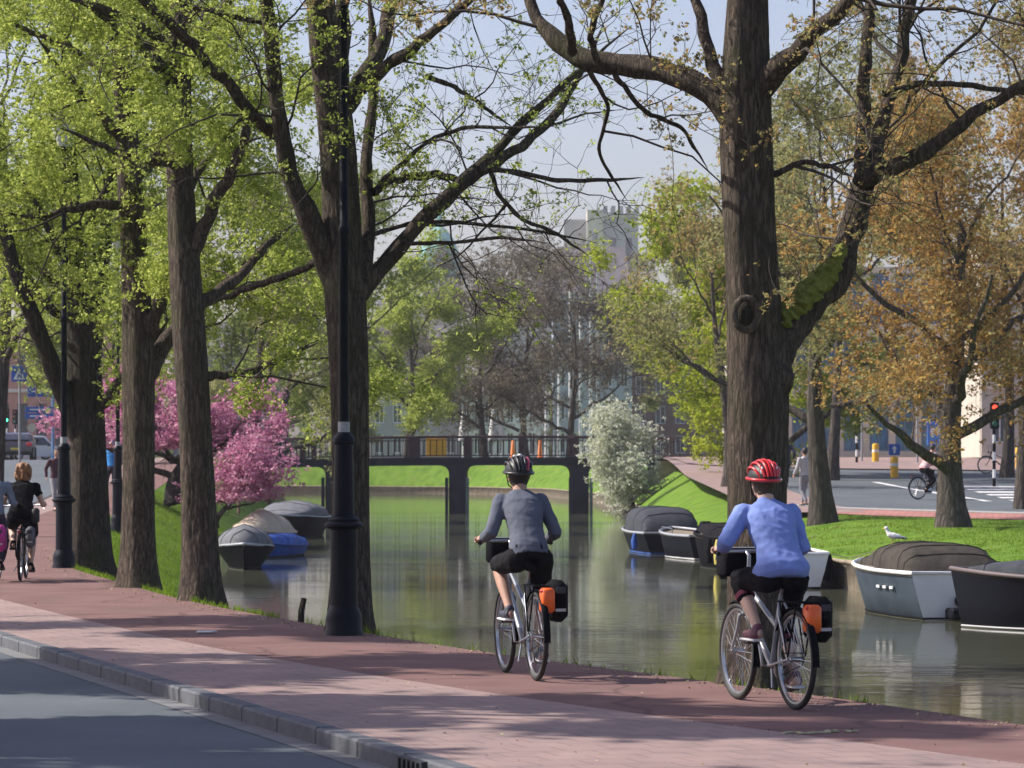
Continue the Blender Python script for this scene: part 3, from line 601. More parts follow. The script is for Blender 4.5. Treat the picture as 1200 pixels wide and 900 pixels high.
L4 = [([(170, 440, 28), (188, 412, 20), (203, 390, 16), (228, 360, 14), (262, 330, 12), (300, 300, 8), (340, 255, 5)], 1.1),
      ([(168, 400, 22), (188, 355, 16), (200, 320, 12), (215, 270, 8)], -.7),
      ([(150, 240, 12), (120, 238, 10), (85, 245, 9), (45, 255, 6), (0, 250, 4)], -.9),
      ([(150, 215, 14), (178, 190, 11), (215, 160, 8), (260, 120, 5)], .8),
      ([(148, 170, 13), (115, 130, 10), (80, 90, 8), (40, 40, 5)], -1.1),
      ([(145, 120, 12), (175, 70, 10), (205, 30, 7), (240, -30, 5)], 1.3),
      ([(146, 100, 11), (90, 60, 8), (20, 30, 6), (-40, 0, 4)], 1.1)]
big_tree(162, 45.9, T4, L4, 'pale barked tree on the verge between the lamp post and the straight brown trunk', GRB, BARK, LF_G, 84000, .026, dens=1.2, tw=1.0, lspread=.10, seed=4, l2=(1.0, 2.6), cnt2=1.5)
T5 = [(107, 672, 48), (106, 610, 46), (105, 540, 44), (103, 490, 44), (100, 440, 42), (97, 390, 36), (92, 340, 28), (88, 290, 22), (84, 220, 18), (80, 140, 14), (76, 40, 10), (72, -100, 6)]
L5 = [([(100, 520, 30), (80, 475, 24), (62, 430, 22), (38, 372, 20), (18, 318, 17), (4, 270, 14), (-15, 210, 11), (-40, 140, 7)], -.9),
      ([(104, 440, 26), (112, 385, 20), (118, 330, 18), (124, 270, 14), (128, 200, 10), (130, 120, 7)], .8),
      ([(100, 400, 13), (78, 378, 12), (50, 352, 11), (30, 320, 8), (0, 290, 5)], 1.0),
      ([(110, 482, 16), (126, 466, 15), (142, 447, 14), (158, 432, 10), (180, 400, 7), (200, 372, 5)], -1.0),
      ([(98, 345, 12), (72, 300, 9), (45, 245, 7), (20, 200, 5)], -.8),
      ([(95, 330, 10), (62, 330, 8), (30, 300, 7), (-10, 240, 5)], 1.5),
      ([(92, 300, 12), (110, 245, 9), (140, 190, 7), (180, 150, 5)], -1.4)]
big_tree(106, 55.6, T5, L5, 'broad dark forking tree behind the second lamp post near the red-haired rider', GRB, BARK_D, LF_G, 70000, .031, dens=1.1, tw=.9, lspread=.12, seed=5, keep=lambda c: (c[:, 2] > 3.9) | (c[:, 0] > -6.6), l2=(1.2, 3.0), cnt2=1.2)

# middle distance and background trees
GL, GRt, GF = 'trees further along the near bank', 'trees on the far bank', 'trees beyond the bridge'
far_tree(-11.4, 76, 13, 5.0, 'leafy young green tree behind the dark forking trunk at the far left', GL, LF_G, 50000, .045, seed=11, crown_low=.4, keep=lambda c: c[:, 2] > 4.6)
far_tree(-12.6, 98, 12, 4.6, 'green tree rising just behind the pink cherry', GL, LF_G, 38000, .055, seed=12, crown_low=.4)
far_tree(-9.9, 128, 11.5, 4.8, 'olive budding tree overhanging the water right of the pink cherry', GL, LF_OL, 46000, .055, seed=13, crown_low=.10, lean=1.2, twn=1.5)
far_tree(-10.6, 150, 11.0, 5.2, 'fresh green tree over the left end of the bridge', GL, LF_G2, 60000, .065, seed=14, crown_low=.15, lean=3.2, twn=1.3)
far_tree(-17, 150, 14, 5.5, 'tall green tree standing back from the bridge on the left', GL, LF_G, 26000, .11, seed=15)
far_tree(-1.7, 196, 10.6, 4.3, 'bare grey-brown tree beyond the bridge right of the thick pier', GF, LF_BUD, 46000, .06, seed=21, twn=3.6, fw=1.5, crown_low=.25, nl=11)
far_tree(.8, 200, 11.2, 5.2, 'bare brown twiggy tree beyond the middle of the bridge', GF, LF_BUD, 46000, .06, seed=22, twn=3.8, fw=1.5, crown_low=.25, nl=11)
far_tree(3.4, 190, 10, 4.4, 'smaller bare tree beside the white flagpoles', GF, LF_BUD, 34000, .06, seed=23, twn=3.4, fw=1.5, crown_low=.2, nl=10)
far_tree(-5.6, 187, 10.4, 4.6, 'green tree standing behind the left half of the bridge', GF, LF_G, 70000, .07, seed=24, crown_low=.15, nl=9)
far_tree(-16, 240, 13.5, 6.5, 'tall green tree far behind the lamp posts', GF, LF_G2, 26000, .13, seed=25)
far_tree(11.5, 215, 13, 6, 'green tree beyond the bridge behind the yellow-green crown', GF, LF_OL, 30000, .11, seed=26)
far_tree(8.8, 132, 9.4, 4.6, 'bright yellow-green tree behind the white blossom on the far bank', GRt, LF_YG, 85000, .075, seed=31, crown_low=.08, lean=-.8, nl=10)
far_tree(7.4, 118, 9.8, 3.6, 'rusty leaved tree left of the massive trunk on the far bank', GRt, LF_MX, 16000, .05, seed=32, crown_low=.4, lean=-.4, twn=1.2)
far_tree(5.5, 160, 3.9, 1.75, 'white blossoming tree hanging over the water at the right end of the bridge', GRt, LF_WH, 34000, .06, seed=33, crown_low=.02, nl=12, z0=-.35, tr=.12, name='blossom_tree', lean=-.5)
far_tree(8.15, 90.5, 11.5, 4.0, 'slim grey trunked tree on the lawn just right of the blue rider', GRt, LF_OL, 34000, .05, seed=34, crown_low=.30, tr=.30, twn=1.6)
far_tree(10.9, 84, 9.5, 3.7, 'orange leaved tree on the lawn behind the boat with the gull', GRt, LF_OR, 70000, .048, seed=35, crown_low=.22, tr=.36, nl=11, twn=1.5, keep=lambda c: (c[:, 2] > 3.5) | ((c[:, 0] < 11.6) & (c[:, 0] > 10.2)) | (rng.random(len(c)) < .32))
far_tree(14.8, 98, 14.5, 6.2, 'tall olive and orange tree at the right edge of the photo', GRt, LF_MX, 62000, .05, seed=36, crown_low=.34, twn=1.4, keep=lambda c: c[:, 2] > 4.4)
far_tree(11.8, 125, 15, 6.2, 'tall bronze tree behind the forked limb', GRt, LF_OL, 52000, .055, seed=37, crown_low=.25, twn=1.5, keep=lambda c: (c[:, 2] > 4.0) | (rng.random(len(c)) < .25))
far_tree(18.5, 128, 15, 6.4, 'large budding tree in front of the shops at the far right', GRt, LF_OR, 50000, .07, seed=38, crown_low=.35, twn=1.3, keep=lambda c: c[:, 2] > 5.5)
far_tree(-10.6, 108, 2.5, 3.0, 'pink flowering cherry tree on the grass bank above the boats', 'flowering trees', LF_PK, 44000, .06, bark=BARK_D, twm=TWIG, seed=41, crown_low=.45, tr=.3, nl=12, name='cherry_tree', lean=.3, spread=.2, elmax=.5, keep=lambda c: (c[:, 2] > 2.1) & (c[:, 0]/c[:, 1]*F+600 < 338))
far_tree(-8.9, 104, 2.2, .95, 'small drooping pink cherry leaning over the covered boats', 'flowering trees', LF_PK, 12000, .055, bark=BARK_D, twm=TWIG, seed=42, crown_low=.15, tr=.1, nl=8, name='cherry_tree', lean=1.2, z0=-.1, elmax=.5, keep=lambda c: c[:, 2] > .5)
# street trees on the other side of the road (left of the photo): their shade falls across road and path
for i, (x, y, h, r, lb) in enumerate([(-12.3, 19.5, 15, 3.6, 'second'), (-10.6, 25.2, 15, 3.0, 'third'), (-14.3, 23, 14, 3.2, 'tallest'), (-11.6, 30.8, 14, 2.6, 'fourth'), (-12.8, 37.5, 15, 3.2, 'farthest'), (-12.5, 12.5, 15, 3.6, 'nearest')]):
    far_tree(x, y, h, r, f'street tree across the road beyond the left edge, {lb} of its row', 'street trees across the road', LF_G2, 36000, .11, seed=60+i, crown_low=.45, bark=BARK, twm=TWIG, z0=0, twn=.5, spread=.22)

# far wood closing the horizon
def far_wood():
    rg = np.random.default_rng(5); c = []
    for k in range(60):
        x = rg.uniform(-160, 170); D = rg.uniform(430, 520); r = rg.uniform(6, 9); n = 900
        u = rg.normal(size=(n, 3)); u /= np.linalg.norm(u, axis=1, keepdims=True); u *= (rg.uniform(.5, 1, n)**.4)[:, None]
        q = np.array([x, D, rg.uniform(5, 8)])+u*np.array([r, r, r*.85]); c.append(q[q[:, 2] > 1])
    c = np.concatenate(c); K = len(c); a = rg.normal(size=(K, 3)); a /= np.linalg.norm(a, axis=1, keepdims=True); b = np.cross(a, rg.normal(size=(K, 3))); b /= np.linalg.norm(b, axis=1, keepdims=True)
    s = .8; V = np.stack([c-a*s, c-b*s*.6, c+a*s, c+b*s*.6], 1).reshape(-1, 3)
    tag(link('far_wood', npmesh('far_wood', V, np.arange(4*K).reshape(K, 4)), LF_G2), 'soft green mass of far-off trees closing the view beyond the canal', 'wood', kind='stuff')
far_wood()

# grass blades
def blades(name, n, samp, hgt, wid, m):
    rg = np.random.default_rng(9); P = samp(rg, n); K = len(P); a = rg.uniform(0, 6.28, K); h = hgt*rg.uniform(.5, 1.3, K)
    dx = np.stack([np.cos(a), np.sin(a), 0*a], 1)*wid; tip = P+np.stack([rg.normal(0, .35, K)*h, rg.normal(0, .35, K)*h, h], 1)
    V = np.stack([P-dx, P+dx, tip], 1).reshape(-1, 3)
    tag(link(name, npmesh(name, V, np.arange(3*K).reshape(K, 3)), m), kind='stuff')
BL = leafmat('grass_blade', (.12, .20, .02), (.27, .36, .05), (.18, .28, .03), .4)
def sL(rg, n):
    D = 24+rg.uniform(0, 1, n)**1.4*90; t = rg.uniform(-.02, .8, n)**1.0; t = np.where(t < 0, 0, t); x = sm(edgeL, D)*(1-t)+sm(bankL, D)*t
    G = g(D); z = G-.01-(G+1.25)*t**1.25; k = (np.abs(np.sin(D*1.7+x*2.3))+rg.uniform(0, .6, n) > .45) & ((D > 37) | (rg.random(n) < .12+.8*np.exp(-((D-33.8)/.8)**2))); return np.stack([x, D, z], 1)[k]
blades('grass_tufts', 52000, sL, .085, .009, BL)
def sR(rg, n):
    D = 44+rg.uniform(0, 1, n)**1.2*130; o = rg.uniform(.3, 7, n)**1.0; x = sm(bankR, D)+o; G = g(D); s = np.minimum(1, o/3.2)**.85; z = -.43+(G-.01+.42)*s
    k = D < np.interp(x, [7.5, 8, 10, 14, 20, 60], [99, 95.5, 92, 88.5, 86, 80]); return np.stack([x, D, z], 1)[k]
blades('lawn_grass', 70000, sR, .045, .014, BL)

# dandelions etc skipped; wooden stub post by the water
sp = MB(); sp.tube([(0, 0, -.3), (.02, 0, .12), (.05, 0, .26)], [.035, .035, .03], 8); o = sp.build('mooring_stub', BARK_D); o.location = (PX(351, 37.3), 37.3, -.06)
tag(o, 'short leaning wooden mooring stub at the water edge left of the nearest lamp post', 'post')
sp = MB(); sp.tube([(0, 0, -.3), (0, 0, .9)], .05, 8); sp.box((0, 0, .75), (.3, .05, .18)); sp.box((0, 0, .3), (.22, .05, .2)); o = sp.build('wooden_post', mat('weathered_wood', (.24, .15, .10), .9, var=.3, scale=9)); o.location = (PX(280, 112), 112, .25)
tag(o, 'small brown wooden post standing on the grass bank below the pink cherry', 'post')

# ------------------------------------------------------------------ lamp posts
IRON = mat('lamp_iron', (.006, .008, .014), .45, spec=.14, var=.3, scale=12, bump=.15, bscale=50)
BAND = mat('lamp_band', (.35, .36, .37), .6, var=.2, scale=20)
def lamp(x, D, label):
    t = empty('street_lamp', (x, D, float(g(D))), 0, label, 'street lamp', 'black street lamps along the bank')
    flu = lambda k: 1-.05*(k % 2)
    MB().lathe([(.19, -.2), (.19, .03), (.175, .06), (.178, .16), (.165, .22), (.145, .26), (.135, .29)], n=32).build('foot', IRON, t, True)
    MB().lathe([(.135, .29), (.132, .60), (.130, 1.0), (.13, 1.03)], n=32, lobes=flu).build('plinth', IRON, t, True)
    MB().lathe([(.13, 1.03), (.165, 1.045), (.19, 1.065), (.19, 1.085), (.15, 1.11), (.155, 1.13), (.13, 1.15), (.105, 1.17)], n=32).build('collar', IRON, t, True)
    MB().lathe([(.105, 1.17), (.098, 1.5), (.088, 1.86)], n=24, lobes=flu).build('shaft', IRON, t, True)
    MB().lathe([(.088, 1.86), (.105, 1.87), (.11, 1.91), (.085, 1.95), (.06, 1.98)], n=24).build('neck_ring', IRON, t, True)
    MB().lathe([(.058, 1.98), (.058, 2.08)], n=16).build('band', BAND, t, True)
    MB().lathe([(.052, 2.08), (.046, 3.9), (.056, 3.92), (.056, 3.98), (.042, 4.0), (.034, 6.3), (.05, 6.32), (.05, 6.38), (.03, 6.4), (.03, 6.6)], n=16).build('pole', IRON, t, True)
    l = MB().lathe([(.06, 6.6), (.12, 6.64), (.14, 6.68)], n=12).build('lantern', IRON, t, True)
    MB().lathe([(.13, 6.68), (.2, 7.05)], n=12).build('glass_shade', mat('lamp_glass', (.6, .6, .55), .2), l)
    MB().lathe([(.24, 7.05), (.2, 7.12), (.08, 7.25), (.02, 7.3), (.02, 7.4)], n=12).build('cap', IRON, l, True)
lamp(PX(403, 33.3), 33.3, 'nearest tall black cast iron lamp post in front of the many-limbed tree')
lamp(PX(75, 54.2), 54.2, 'black cast iron lamp post in front of the broad forking tree at the left')
lamp(PX(138, 84), 84, 'most distant slender black lamp post, left of the pale barked trunk')

# ------------------------------------------------------------------ bicycles
def wheel(root, y, r=.34, tyre=rubber):
    w = empty('wheel', (0, y, r), 0); w.parent = root; n = 40
    ring = lambda rr: [(0, rr*math.cos(a), rr*math.sin(a)) for a in np.linspace(0, 2*math.pi, n+1)[:-1]]
    MB().tube(ring(r-.02), .021, 8, closed=True).build('tyre', tyre, w, True)
    MB().tube(ring(r-.045), (.013), 6, closed=True).build('rim', steel, w, True)
    sp_ = MB()
    for k in range(28):
        a = 2*math.pi*k/28; b = a+(.35 if k % 2 else -.35); sx = .03 if k % 4 < 2 else -.03
        sp_.tube([(sx, .02*math.cos(b), .02*math.sin(b)), (0, (r-.045)*math.cos(a), (r-.045)*math.sin(a))], .0016, 3, cap=False)
    sp_.build('spokes', steel, w, fix=False)
    MB().lathe([(.012, -.05), (.02, -.045), (.018, 0), (.02, .045), (.012, .05)], n=10, ax='x').build('hub', steel, w, True)
    return w
def bicycle(loc, rz, label, frame=silver, crank=80, basket=None, bags=None, saddle_z=.88, fender=black, child=1.0, bar_z=1.06):
    t = empty('bicycle', loc, rz, label, 'bicycle', 'bicycles on the cycle path'); t.scale = (child,)*3
    r = .345; RH = Vector((0, -.54, r)); FH = Vector((0, .54, r)); BBk = Vector((0, -.10, .28)); ST = Vector((0, -.27, .78)); HB = Vector((0, .385, .66)); HT = Vector((0, .345, .86))
    wheel(t, -.54, r); wheel(t, .54, r)
    f = MB(); f.tube([BBk, ST], .016, 10); f.tube([BBk, HB], .024, 10); f.tube([ST*.55+BBk*.45, HT-Vector((0, 0, .05))], .017, 10)
    f.tube([HB-Vector((0, -.01, .03)), HT+Vector((0, 0, .02))], .021, 10)
    for s in (-1, 1):
        f.tube([BBk+Vector((s*.03, 0, 0)), BBk+Vector((s*.045, -.1, .01)), RH+Vector((s*.06, 0, 0))], .009, 8)
        f.tube([ST+Vector((s*.015, 0, -.04)), ST+Vector((s*.045, -.06, -.14)), RH+Vector((s*.06, 0, 0))], .008, 8)
    f.build('frame', frame, t, True)
    k = MB()
    for s in (-1, 1): k.tube([HB+Vector((s*.045, .01, -.05)), HB+Vector((s*.05, .04, -.15)), FH+Vector((s*.055, 0, 0))], [.014, .013, .009], 8)
    k.tube([HB+Vector((-.05, .01, -.05)), HB+Vector((.05, .01, -.05))], .015, 8); k.build('fork', frame, t, True)
    for (h, a0, a1) in ((RH, 20, 200), (FH, 55, 190)):
        m = MB(); pts = [(h.x, h.y-(r+.018)*math.cos(R(a)), h.z+(r+.018)*math.sin(R(a))) for a in np.linspace(a0-30, a1-30, 20)]
        if h is FH: pts = [(h.x, h.y-(r+.018)*math.cos(R(a)), h.z+(r+.018)*math.sin(R(a))) for a in np.linspace(-15, 115, 16)]
        else: pts = [(h.x, h.y-(r+.018)*math.cos(R(a)), h.z+(r+.018)*math.sin(R(a))) for a in np.linspace(-5, 150, 18)]
        vs = []; fs = []
        for i, p in enumerate(pts):
            vs += [(p[0]-.026, p[1], p[2]-.012), (p[0]-.014, p[1], p[2]), (p[0]+.014, p[1], p[2]), (p[0]+.026, p[1], p[2]-.012)]
            if i: b = 4*i; fs += [(b-4+q, b-3+q, b+1+q, b+q) for q in range(3)]
        m.add(vs, fs); m.build('mudguard', fender, t, True)
    p = MB(); p.tube([ST, (0, -.30, saddle_z-.04)], .0125, 8); p.build('seat_post', steel, t, True)
    s_ = MB(); s_.tube([(0, -.42, saddle_z-.01), (0, -.36, saddle_z), (0, -.28, saddle_z-.005), (0, -.2, saddle_z-.012), (0, -.13, saddle_z-.02)], [(.02, .05), (.03, .085), (.03, .07), (.024, .03), (.014, .018)], 12); s_.build('saddle', blackcloth, t, True)
    h = MB(); h.tube([HT, (0, .33, bar_z-.03), (0, .38, bar_z)], .015, 8)
    h.tube([(-.29, .19, bar_z-.01), (-.25, .27, bar_z+.01), (-.15, .355, bar_z), (0, .38, bar_z), (.15, .355, bar_z), (.25, .27, bar_z+.01), (.29, .19, bar_z-.01)], .0125, 8); h.build('handlebar', steel, t, True)
    for s in (-1, 1):
        MB().tube([(s*.29, .17, bar_z-.012), (s*.265, .27, bar_z+.002)], .017, 10).build('grip', rubber, t, True)
        MB().tube([(s*.25, .30, bar_z-.01), (s*.285, .24, bar_z-.05)], .005, 6).build('brake_lever', steel, t, True)
    c = MB(); c.lathe([(.01, .04), (.085, .042), (.09, .045), (.085, .048), (.01, .05)], (0, BBk.y, BBk.z), 24, 'x'); c.build('chainring', steel, t, True)
    cc = MB(); cc.tube([(.046, BBk.y, BBk.z+.085), (.046, RH.y, RH.z+.04), (.046, RH.y-.04, RH.z), (.046, RH.y, RH.z-.04), (.046, BBk.y, BBk.z-.085), (.046, BBk.y+.085, BBk.z)], .006, 5, closed=True); cc.build('chain', rubber, t)
    ca = R(crank); pos = {}
    for s, a in ((-1, ca), (1, ca+math.pi)):
        e = BBk+Vector((s*.075, .17*math.cos(a), .17*math.sin(a))); m = MB(); m.tube([BBk+Vector((s*.03, 0, 0)), BBk+Vector((s*.07, 0, 0)), e], .010, 8); m.build('crank', steel, t, True)
        MB().box(e+Vector((s*.055, 0, 0)), (.09, .085, .022), bev=.006).build('pedal', rubber, t); pos[s] = e+Vector((s*.055, 0, .012))
    k = MB()
    for s in (-1, 1):
        k.tube([(s*.06, -.36, .735), (s*.06, -.74, .74)], .006, 6); k.tube([(s*.06, -.70, .74), (s*.065, -.55, .36)], .006, 6); k.tube([(s*.06, -.40, .735), (s*.065, -.53, .38)], .006, 6)
    for q in range(4): k.tube([(-.06, -.38-q*.11, .737), (.06, -.38-q*.11, .737)], .005, 6)
    k.build('luggage_rack', black, t, True)
    MB().ell((0, -.775, .70), (.025, .02, .02)).build('rear_light', mat('red_lens', (.5, .01, .01), .25), t, True)
    MB().ell((0, .45, .84), (.035, .04, .035)).build('headlight', black, t, True)
    MB().tube([(-.04, -.2, .26), (-.10, -.36, .14)], .008, 6).build('kickstand', steel, t, True)
    if bags:
        for s, m_, sc, nm in bags:
            b = MB(); b.box((0, 0, 0), (.14*sc, .32*sc, .34*sc) if s > 0 else (.105, .12, .19), bev=.05*sc if s > 0 else .02)
            o = b.build('pannier', m_, t, True); o.location = ((s*(.085+.065*sc), -.58, .62) if s > 0 else (.035, -.745, .63)); tag(o, nm)
            st = MB(); st.box((0, -.161*sc, -.07*sc), (.085*sc, .006, .022)) if s > 0 else st.box((0, -.052, .04), (.07, .006, .02)); q = st.build('reflective_strip', mat('reflective', (.5, .5, .5), .4), o)
            if s > 0:
                for yy in (-.09*sc, .09*sc): MB().box((.0715*sc, yy, .02), (.006, .022, .27*sc)).build('strap', mat('strap_grey', (.05, .05, .055), .8), o)
                MB().box((0, -.164*sc, .09*sc), (.075*sc, .008, .05*sc), bev=.002).build('buckle', mat('strap_grey', (.05, .05, .055), .8), o)
    cb = MB()
    for s in (-1, 1): cb.tube([(s*.25, .29, bar_z), (s*.17, .44, bar_z+.05), (s*.05, .47, bar_z-.02), (0, .42, .84)], .0035, 5)
    cb.build('brake_cable', rubber, t, True)
    if basket:
        b = MB(); b.box((0, 0, 0), (.30, .20, .20), bev=.02); o = b.build('handlebar_bag', blackcloth, t, True); o.location = (0, .50, bar_z-.08)
        MB().box((0, 0, .102), (.28, .18, .006)).build('lid', mat('bag_lid', (.16, .17, .19), .6), o)
    return t, pos

# ------------------------------------------------------------------ people
SKIN = mat('skin', (.50, .29, .21), .55, var=.06, scale=20)
SKIN_P = mat('skin_pale', (.60, .38, .29), .55, var=.06, scale=20)
def ik(a, b, l1, l2, pole):
    a, b, pole = Vector(a), Vector(b), Vector(pole); d = b-a; L = min(d.length, (l1+l2)*.999); d = d.normalized()
    x = (l1*l1-l2*l2+L*L)/(2*L); h = math.sqrt(max(0, l1*l1-x*x)); p = (pole-d*pole.dot(d)).normalized(); return a+d*x+p*h
def seg(mb, pts, rad, n=12):
    pts = [Vector(p) for p in pts]; fine = []; rf = []
    for i in range(len(pts)-1):
        for q in range(4):
            u = q/4; fine.append(pts[i].lerp(pts[i+1], u)); ra, rb = rad[i], rad[i+1]; rf.append(ra+(rb-ra)*(u*u*(3-2*u)))
    fine.append(pts[-1]); rf.append(rad[-1]); mb.tube(fine, rf, n)
    mb.ell(pts[0], (rf[0],)*3, 10, 8); mb.ell(pts[-1], (rf[-1],)*3, 10, 8)
def torso(mb, secs, n=16, rx=None):
    """secs: (center, half width x, half depth), stacked; section plane roughly perpendicular to the spine"""
    cs = [Vector(s[0]) for s in secs]; vs = []
    for i, (c, a, b) in enumerate(secs):
        t = (cs[min(i+1, len(cs)-1)]-cs[max(i-1, 0)]).normalized(); x = Vector((1, 0, 0)); y = t.cross(x).normalized(); c = Vector(c)
        for k in range(n):
            th = 2*math.pi*k/n; ct, st = math.cos(th), math.sin(th); p = .85
            vs.append(c+x*a*math.copysign(abs(ct)**p, ct)+y*b*math.copysign(abs(st)**p, st))
    m = len(secs); fs = [(i*n+k, i*n+(k+1) % n, (i+1)*n+(k+1) % n, (i+1)*n+k) for i in range(m-1) for k in range(n)]
    fs += [tuple(range(n-1, -1, -1)), tuple((m-1)*n+k for k in range(n))]; mb.add(vs, fs)
def hand(mb, w, grip, s, ax, sc=1.0):
    """palm from wrist w over the bar at grip; four bent fingers of unequal length round the bar, thumb from the inner side"""
    w, grip, ax = Vector(w), Vector(grip), Vector(ax).normalized(); f = (grip-w); f = (f-ax*f.dot(ax)); f.z = 0; f = f.normalized() if f.length > 1e-4 else Vector((0, 1, 0))
    up = Vector((0, 0, 1)); kn = grip+up*.028+f*.012
    mb.tube([w, w.lerp(kn, .5)+up*.004, kn], [(.022*sc, .024*sc), (.038*sc, .017*sc), (.041*sc, .015*sc)], 10)
    for i, L in enumerate((.9, 1.0, .95, .75)):
        o = ax*(.031-.0205*i)*sc; p0 = kn+o; p1 = p0+f*.026*L-up*.010; p2 = p1+f*.004-up*.026*L; p3 = p2-f*.022*L-up*.010
        seg(mb, [p0, p1, p2, p3], [.0098, .0092, .0086, .0076], 7)
    p0 = w.lerp(kn, .45)-ax*s*(-.0)+ax*.034*sc-up*.006; seg(mb, [p0, p0+f*.028-up*.022+ax*.006, p0+f*.045-up*.040-ax*.004], [.0125, .011, .009], 8)
def rider(loc, rz, label, spec):
    t = empty('person', loc, rz, label, 'person', spec.get('group', 'people cycling on the path')); sc = spec.get('scale', 1); t.scale = (sc,)*3
    sk_ = spec.get('skin', SKIN); hip = Vector(spec.get('hip', (0, -.29, .95))); sh = Vector(spec.get('sh', (0, -.02, 1.42))); hd = Vector(spec.get('head', (0, .06, 1.605)))
    sw = spec.get('sw', .185); bw = spec.get('bw', 1.0); body = MB()
    spine = lambda u: hip.lerp(sh, u)+Vector((0, -.03*math.sin(math.pi*u), 0))
    secs = lambda k: [(spine(-.12), .11*bw+k, .09+k), (spine(-.05), .155*bw+k, .125+k), (spine(.08), .165*bw+k, .13+k), (spine(.25), .148*bw+k, .112+k), (spine(.42), .135*bw+k, .105+k), (spine(.62), .152*bw+k, .112+k), (spine(.82), .168*bw+k, .112+k), (spine(.96), .150*bw+k, .085+k), (spine(1.06), .075+k, .062+k)]
    torso(body, secs(0)); nk = sh+(hd-sh)*.25
    seg(body, [sh+Vector((0, .0, 0)), sh.lerp(hd, .5)+Vector((0, -.012, 0)), hd+Vector((0, -.01, -.05))], [.062, .056, .056])
    body.ell(hd, (.074, .092, .108), 20, 14); body.ell(hd+Vector((0, .035, -.06)), (.05, .055, .055), 14, 10)
    body.tube([hd+Vector((0, .088, .01)), hd+Vector((0, .108, -.028)), hd+Vector((0, .088, -.034))], [.010, .016, .012], 8)
    for s in (-1, 1): body.ell(hd+Vector((s*.076, -.005, -.012)), (.010, .020, .032), 10, 8)
    bz = spec.get('bar', 1.06); arms = {}; legs = {}
    for s in (-1, 1):
        S0 = sh+Vector((s*sw, .0, -.03)); G = Vector((s*.278, .215, bz+.004)); Wr = G+Vector((-s*.01, -.075, .03)); E = ik(S0, Wr, .285*spec.get('al', 1), .255*spec.get('al', 1), spec.get('pole', {}).get(s, (s*.32, -.5, -.75)))
        seg(body, [S0, S0.lerp(E, .5), E, E.lerp(Wr, .35), Wr], [.052, .044, .038, .037, .025]); hand(body, Wr, G, s, (-s*1.0, .25, 0)) ; arms[s] = (S0, E, Wr)
        P = spec['pedals'][s]; A = Vector(P)+Vector((-s*.01, -.085, .095)); H = hip+Vector((s*.095, .0, -.03)); K = ik(H, A, .44, .43, (s*.12, 1, .45))
        seg(body, [H, H.lerp(K, .5), K, K.lerp(A, .3), A], [.088, .072, .054, .054, .034]); legs[s] = (H, K, A)
        seg(body, [A, A+Vector((0, -.03, -.05))], [.034, .03]); seg(body, [A+Vector((0, -.02, -.06)), Vector(P)+Vector((0, .06, .02))], [.033, .028])
    blob('body', body, sk_, t, spec.get('vox', .006), 4)
    eyes = MB()
    for s in (-1, 1): eyes.ell(hd+Vector((s*.030, .082, .005)), (.011, .008, .007), 8, 6)
    eyes.build('eyes', mat('eye_dark', (.03, .02, .02), .2), t, True)
    mth = MB(); mth.ell(hd+Vector((0, .085, -.062)), (.024, .008, .006), 10, 6); mth.build('mouth', mat('lip', (.4, .14, .13), .5), t, True)
    # clothing
    top = MB(); sec = secs(.014); u1 = spec.get('hem', 0.0); hemw = spec.get('hemw', 0)
    sec2 = [q for q in sec if True]; a0 = spec.get('hem_i', 1); sec2 = sec2[a0:]
    if hemw: c, a, b = sec2[0]; sec2[0] = (c, a+hemw, b+hemw); c, a, b = sec2[1]; sec2[1] = (c, a+hemw*.8, b+hemw*.7); c, a, b = sec2[2]; sec2[2] = (c, a+hemw*.8, b+hemw*.6)
    torso(top, sec2, 20); sl = spec.get('sleeve', 1.0)
    for s in (-1, 1):
        S0, E, Wr = arms[s]; k = .012+spec.get('loose', 0)
        top.ell(S0+Vector((-s*.035, 0, -.004)), (.07+k*.3, .056+k*.6, .056+k*.5), 12, 10)
        if sl >= 1: seg(top, [S0, S0.lerp(E, .5), E, E.lerp(Wr, .4), E.lerp(Wr, .93)], [.055+k, .047+k, .042+k, .038+k, .030+k])
        else: e = S0.lerp(E, sl); seg(top, [S0, S0.lerp(e, .5), e], [.055+k, .052+k, .047+k])
    if spec.get('collar'): top.tube([sh+Vector((0, -.0, .0)), sh.lerp(hd, .42)], [.07, .062], 14)
    blob(spec.get('topname', 'shirt'), top, spec['top'], t, .009, spec.get('tsm', 5), wr=spec.get('wr', .008))
    bt_ = MB(); le = spec.get('leg', .9)
    torso(bt_, secs(.013)[:4]); tl = spec.get('tight', .012)
    for s in (-1, 1):
        H, K, A = legs[s]
        if le > 1: e = K.lerp(A, le-1); seg(bt_, [H, H.lerp(K, .5), K, K.lerp(e, .5), e], [.092+tl, .076+tl, .058+tl, .056+tl, .05+tl])
        else: e = H.lerp(K, le); seg(bt_, [H, H.lerp(e, .5), e], [.092+tl, .08+tl, .066+tl])
    blob(spec.get('botname', 'shorts'), bt_, spec['bottom'], t, .010, 4, wr=.006)
    if spec.get('cuff'):
        for s in (-1, 1):
            H, K, A = legs[s]; e0 = K.lerp(A, le-1.06); e1 = K.lerp(A, le-.98); MB().tube([e0, e1], [.071, .068], 14).build('cuff', spec['cuff'], t, True)
